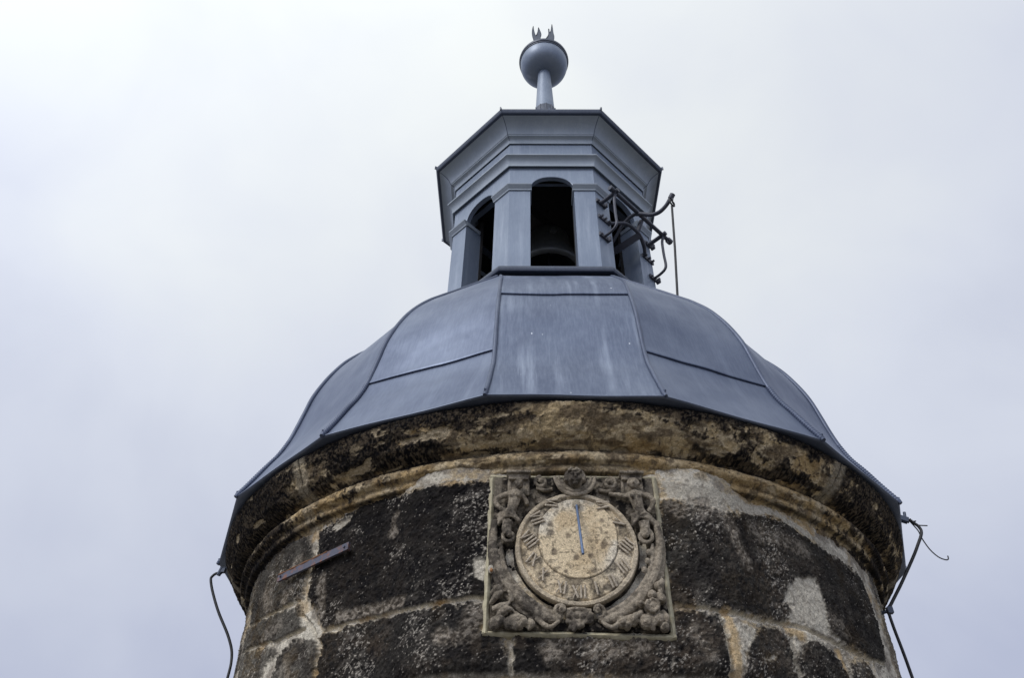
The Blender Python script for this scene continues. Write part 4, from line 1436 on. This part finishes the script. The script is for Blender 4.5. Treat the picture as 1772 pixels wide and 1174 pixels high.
# scrolled strapwork down both sides, meeting in volutes under the dial
for sg in (-1, 1):
    mb = MB()
    path = [(0.318, 0.115), (0.318, 0.0), (0.292, -0.098), (0.250, -0.170), (0.198, -0.226), (0.146, -0.262), (0.100, -0.282), (0.068, -0.276)]
    inn = [(0.292, 0.02), (0.282, -0.06), (0.256, -0.122), (0.215, -0.178), (0.165, -0.222), (0.118, -0.250), (0.085, -0.262)]
    T(mb, [(sg * a, b, 0.010) for a, b in path], [0.013, 0.016, 0.018, 0.019, 0.019, 0.019, 0.017, 0.012])
    T(mb, [(sg * a, b, 0.012) for a, b in inn], [0.006, 0.010, 0.011, 0.012, 0.012, 0.011, 0.008])
    outr = [(0.333, 0.08), (0.334, -0.01), (0.314, -0.108), (0.272, -0.185), (0.216, -0.245), (0.160, -0.284)]
    T(mb, [(sg * a, b, 0.004) for a, b in outr], [0.005, 0.008, 0.009, 0.009, 0.008, 0.006])
    spiral(mb, sg * 0.067, -0.250, 0.026, 1.3, -PI / 2, 0.0085, sg, 0.016)
    # the curled tail that hangs below
    T(mb, [(sg * 0.160, -0.268, 0.01), (sg * 0.138, -0.298, 0.018), (sg * 0.112, -0.314, 0.024), (sg * 0.090, -0.308, 0.028), (sg * 0.076, -0.292, 0.026)], [0.010, 0.010, 0.009, 0.008, 0.006])
    if sg > 0:
        for i, (a, b) in enumerate(((0.275, -0.02), (0.266, -0.055), (0.250, -0.092))):
            B(mb, a, b, 0.016, 0.012, 0.014, 0.010)
    carved('strapwork', mb, 70 + sg, wear=0.08 if sg > 0 else -0.02, amp=0.006)

# fruit and leaves in the lower corners
random.seed(9)
mb = MB()
for s, z, r in ((-0.237, -0.296, 0.026), (-0.255, -0.300, 0.020), (-0.276, -0.255, 0.018), (-0.306, -0.300, 0.022), (-0.285, -0.292, 0.018), (-0.215, -0.306, 0.014)):
    B(mb, s, z, 0.014, r, r * 1.15, 0.024)
for pts in ([(-0.322, -0.225), (-0.300, -0.200), (-0.272, -0.176), (-0.255, -0.185), (-0.246, -0.215)], [(-0.315, -0.245), (-0.285, -0.240), (-0.252, -0.220)],
            [(-0.300, -0.275), (-0.268, -0.250), (-0.235, -0.255), (-0.218, -0.280)], [(-0.320, -0.190), (-0.300, -0.170), (-0.285, -0.165)],
            [(-0.225, -0.270), (-0.200, -0.290), (-0.190, -0.312)], [(-0.180, -0.285), (-0.172, -0.305), (-0.185, -0.318)]):
    T(mb, [(a, b, 0.012 + 0.012 * (i % 2)) for i, (a, b) in enumerate(pts)], [0.009 + 0.004 * math.sin(i * 2.0) for i in range(len(pts))])
carved('fruit_cluster', mb, 81, wear=0.03, amp=0.008)
mb = MB()
for s, z, r in ((0.262, -0.236, 0.030), (0.238, -0.290, 0.028), (0.282, -0.280, 0.022), (0.222, -0.226, 0.014), (0.190, -0.285, 0.020), (0.150, -0.296, 0.017), (0.297, -0.156, 0.020), (0.268, -0.190, 0.018), (0.300, -0.205, 0.018), (0.168, -0.306, 0.014), (0.300, -0.310, 0.016)):
    B(mb, s, z, 0.016, r, r, 0.028)
for i in range(22):
    a = random.random() * 2 * PI
    B(mb, 0.262 + 0.022 * math.cos(a), -0.236 + 0.022 * math.sin(a), 0.034, 0.007, 0.007, 0.010)
for pts in ([(0.312, -0.130), (0.300, -0.175), (0.286, -0.205)], [(0.225, -0.252), (0.205, -0.268), (0.170, -0.275), (0.140, -0.282)], [(0.298, -0.250), (0.312, -0.275), (0.305, -0.305)], [(0.258, -0.262), (0.262, -0.290), (0.255, -0.318)]):
    T(mb, [(a, b, 0.014 + 0.010 * (i % 2)) for i, (a, b) in enumerate(pts)], 0.010)
carved('fruit_cluster', mb, 83, wear=0.05, amp=0.008)
mb = MB()
for i in range(16):
    a = random.random() * 2 * PI; q_ = random.random() ** 0.5
    B(mb, -0.012 + 0.028 * q_ * math.cos(a), -0.308 + 0.016 * q_ * math.sin(a), 0.018, 0.010, 0.010, 0.012)
for i in range(10):
    B(mb, -0.040 + 0.009 * i, -0.268 + 0.006 * math.sin(i * 2.1), 0.014, 0.012, 0.014, 0.014)
T(mb, [(-0.052, -0.252, 0.012), (-0.01, -0.246, 0.020), (0.044, -0.250, 0.012)], 0.009)
T(mb, [(-0.05, -0.285, 0.010), (-0.012, -0.292, 0.014), (0.05, -0.285, 0.010)], 0.008)
carved('pendant', mb, 85, wear=0.0, amp=0.007)

# capitals over the two figures
for sg, cs in ((-1, -0.225), (1, 0.236)):
    mb = MB()
    mb.box(Matrix.Translation(SP(cs, 0.322, 0.016)) @ Matrix.Rotation(SD_AZ, 4, 'Z'), 0.098, 0.060, 0.013)
    mb.box(Matrix.Translation(SP(cs, 0.305, 0.010)) @ Matrix.Rotation(SD_AZ, 4, 'Z'), 0.082, 0.045, 0.024)
    for dx in (-0.036, 0.036):
        T(mb, [(cs + dx, 0.298, 0.012), (cs + dx * 1.05, 0.26, 0.010), (cs + dx * 0.95, 0.232, 0.006)], 0.008)
    mb.box(Matrix.Translation(SP(cs, 0.266, 0.0)) @ Matrix.Rotation(SD_AZ, 4, 'Z'), 0.070, 0.03, 0.06)
    carved('capital', mb, 90 + sg, wear=0.10, amp=0.004)

# winged cherub head over the dial
mb = MB()
B(mb, 0.004, 0.288, 0.030, 0.033, 0.040, 0.036)
B(mb, 0.004, 0.272, 0.046, 0.024, 0.020, 0.020)
for sx in (-1, 1):
    B(mb, 0.004 + sx * 0.015, 0.273, 0.058, 0.011, 0.010, 0.009)       # cheeks
    B(mb, 0.004 + sx * 0.012, 0.294, 0.061, 0.0105, 0.0035, 0.007)     # brows
    B(mb, 0.004 + sx * 0.012, 0.287, 0.058, 0.006, 0.0035, 0.006)      # eyes
    B(mb, 0.004 + sx * 0.034, 0.282, 0.030, 0.006, 0.010, 0.009)       # ears
B(mb, 0.004, 0.281, 0.065, 0.0050, 0.011, 0.009)                       # nose
B(mb, 0.004, 0.2745, 0.069, 0.0060, 0.0045, 0.006)
B(mb, 0.004, 0.2655, 0.063, 0.0095, 0.0026, 0.006)                     # lips
B(mb, 0.004, 0.2605, 0.062, 0.0075, 0.0028, 0.006)
B(mb, 0.004, 0.252, 0.056, 0.010, 0.007, 0.010)                        # chin
for i in range(15):                                                    # curls
    a = PI * (i / 14.0) * 1.16 - 0.25
    B(mb, 0.004 + 0.035 * math.cos(a), 0.292 + 0.036 * math.sin(a), 0.034, 0.011, 0.011, 0.014)
for i in range(7):
    B(mb, -0.018 + 0.0073 * i, 0.318 + 0.006 * math.sin(i * 1.9), 0.050, 0.008, 0.008, 0.010)
carved('cherub_head', mb, 95, voxel=0.0021, amp=0.0035, wear=-0.06, smooth_it=1)
mb = MB()
cres = [(-0.078, 0.312), (-0.072, 0.285), (-0.052, 0.250), (-0.026, 0.230), (0.004, 0.224), (0.036, 0.230), (0.062, 0.248), (0.082, 0.280), (0.087, 0.310)]
T(mb, [(a, b, 0.022) for a, b in cres], [0.007, 0.008, 0.009, 0.009, 0.009, 0.009, 0.009, 0.008, 0.007])
T(mb, [(0.005 + (a - 0.005) * 0.80, 0.300 + (b - 0.300) * 0.80, 0.026) for a, b in cres], 0.0055)
for i in range(22):                                                    # feathers
    a = PI * (1.05 + 0.90 * i / 21.0)
    T(mb, [(0.005 + 0.046 * math.cos(a), 0.296 + 0.042 * math.sin(a), 0.024), (0.005 + 0.076 * math.cos(a), 0.300 + 0.070 * math.sin(a), 0.020)], [0.006, 0.004], 2, 7)
carved('wings', mb, 97, voxel=0.0025, wear=0.08, amp=0.004, smooth_it=1)

for sx, sz, sg in ((-0.132, 0.288, 1), (0.145, 0.284, -1)):
    mb = MB()
    spiral(mb, sx, sz, 0.028, 1.6, PI / 2, 0.0085, sg, 0.014)
    T(mb, [(sx - sg * 0.02, sz - 0.022, 0.010), (sx + sg * 0.012, sz - 0.036, 0.012), (sx + sg * 0.045, sz - 0.025, 0.008)], 0.008)
    carved('volute', mb, 100 + sg, voxel=0.0025, wear=0.02, smooth_it=1)

# half figures that grow out of scrolls on either side of the dial
mb = MB()
B(mb, -0.222, 0.262, 0.034, 0.0165, 0.021, 0.020, 0.35)                # head turned to the dial
B(mb, -0.214, 0.264, 0.050, 0.006, 0.009, 0.008)
for i in range(7):
    B(mb, -0.236 + 0.004 * i, 0.280 - 0.003 * abs(i - 3), 0.032, 0.008, 0.009, 0.012)
T(mb, [(-0.226, 0.250, 0.026), (-0.236, 0.228, 0.024)], [0.010, 0.014])
T(mb, [(-0.266, 0.226, 0.020), (-0.240, 0.222, 0.028), (-0.214, 0.224, 0.024)], [0.014, 0.020, 0.014])
T(mb, [(-0.240, 0.220, 0.024), (-0.242, 0.190, 0.030), (-0.250, 0.160, 0.026), (-0.258, 0.132, 0.020)], [0.025, 0.024, 0.020, 0.024])
for dx in (-0.013, 0.012):
    B(mb, -0.238 + dx, 0.205, 0.046, 0.011, 0.011, 0.010)
T(mb, [(-0.270, 0.226, 0.020), (-0.296, 0.212, 0.024), (-0.316, 0.196, 0.026), (-0.312, 0.176, 0.026), (-0.294, 0.158, 0.026), (-0.276, 0.150, 0.024)], [0.013, 0.012, 0.011, 0.010, 0.010, 0.009])
T(mb, [(-0.212, 0.222, 0.020), (-0.196, 0.204, 0.016), (-0.190, 0.182, 0.014)], [0.012, 0.010, 0.009])
for i in range(5):
    T(mb, [(-0.306, 0.094 + 0.010 * i, 0.010), (-0.280, 0.118 + 0.008 * i, 0.026), (-0.250, 0.124 + 0.004 * i, 0.028), (-0.222, 0.106 + 0.002 * i, 0.016)], 0.0065)
T(mb, [(-0.264, 0.105, 0.020), (-0.270, 0.075, 0.020), (-0.266, 0.045, 0.020)], [0.022, 0.020, 0.018])
spiral(mb, -0.258, 0.040, 0.030, 1.4, PI / 2, 0.009, 1, 0.016)
carved('carved_figure', mb, 110, voxel=0.0024, wear=0.03, amp=0.005, smooth_it=1)
mb = MB()
B(mb, 0.238, 0.264, 0.036, 0.018, 0.021, 0.020)
B(mb, 0.236, 0.261, 0.055, 0.004, 0.007, 0.006)
for i in range(9):
    a = PI * i / 8.0
    B(mb, 0.238 + 0.019 * math.cos(a), 0.268 + 0.019 * math.sin(a), 0.034, 0.008, 0.008, 0.012)
T(mb, [(0.238, 0.248, 0.026), (0.240, 0.228, 0.024)], [0.010, 0.014])
T(mb, [(0.212, 0.220, 0.022), (0.240, 0.224, 0.028), (0.270, 0.228, 0.022)], [0.014, 0.020, 0.014])
T(mb, [(0.240, 0.216, 0.024), (0.246, 0.190, 0.030), (0.252, 0.160, 0.026), (0.262, 0.136, 0.020)], [0.025, 0.024, 0.021, 0.024])
for dx in (-0.012, 0.013):
    B(mb, 0.240 + dx, 0.205, 0.046, 0.011, 0.011, 0.010)
T(mb, [(0.272, 0.228, 0.022), (0.296, 0.216, 0.026), (0.312, 0.196, 0.026), (0.304, 0.172, 0.022), (0.288, 0.152, 0.018)], [0.013, 0.012, 0.011, 0.010, 0.010])
T(mb, [(0.210, 0.218, 0.022), (0.186, 0.226, 0.020), (0.160, 0.232, 0.016), (0.140, 0.238, 0.012)], [0.012, 0.010, 0.009, 0.008])
for i in range(5):
    T(mb, [(0.222, 0.094 + 0.010 * i, 0.012), (0.250, 0.120 + 0.008 * i, 0.026), (0.282, 0.118 + 0.005 * i, 0.026), (0.312, 0.098 + 0.004 * i, 0.012)], 0.0065)
T(mb, [(0.266, 0.105, 0.020), (0.268, 0.075, 0.020), (0.266, 0.050, 0.020)], [0.022, 0.020, 0.018])
spiral(mb, 0.264, 0.044, 0.034, 1.5, PI / 2, 0.010, -1, 0.016)
carved('carved_figure', mb, 112, voxel=0.0024, wear=0.10, amp=0.005, smooth_it=1)

# patched fixing on the left edge, and the blue rod
mb = MB()
B(mb, -0.326, -0.090, 0.010, 0.012, 0.018, 0.008)
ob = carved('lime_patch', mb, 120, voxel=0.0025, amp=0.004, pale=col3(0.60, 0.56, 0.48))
mb = MB()
B(mb, -0.324, -0.098, 0.018, 0.007, 0.009, 0.005)
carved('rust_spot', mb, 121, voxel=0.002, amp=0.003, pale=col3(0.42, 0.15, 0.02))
mb = MB()
B(mb, ROOT[0], ROOT[1] + 0.004, 0.024, 0.017, 0.018, 0.007)
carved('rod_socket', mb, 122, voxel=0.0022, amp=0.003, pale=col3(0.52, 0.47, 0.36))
mb = MB()
g0 = SP(ROOT[0], ROOT[1] + 0.003, 0.022)
g1 = SP(0.0125, -0.0938, 0.150 / 1.3)
mb.tube([g0, g1], 0.0053, 12)
mb.build('gnomon', M_GNOM, sundial, sharp=40)
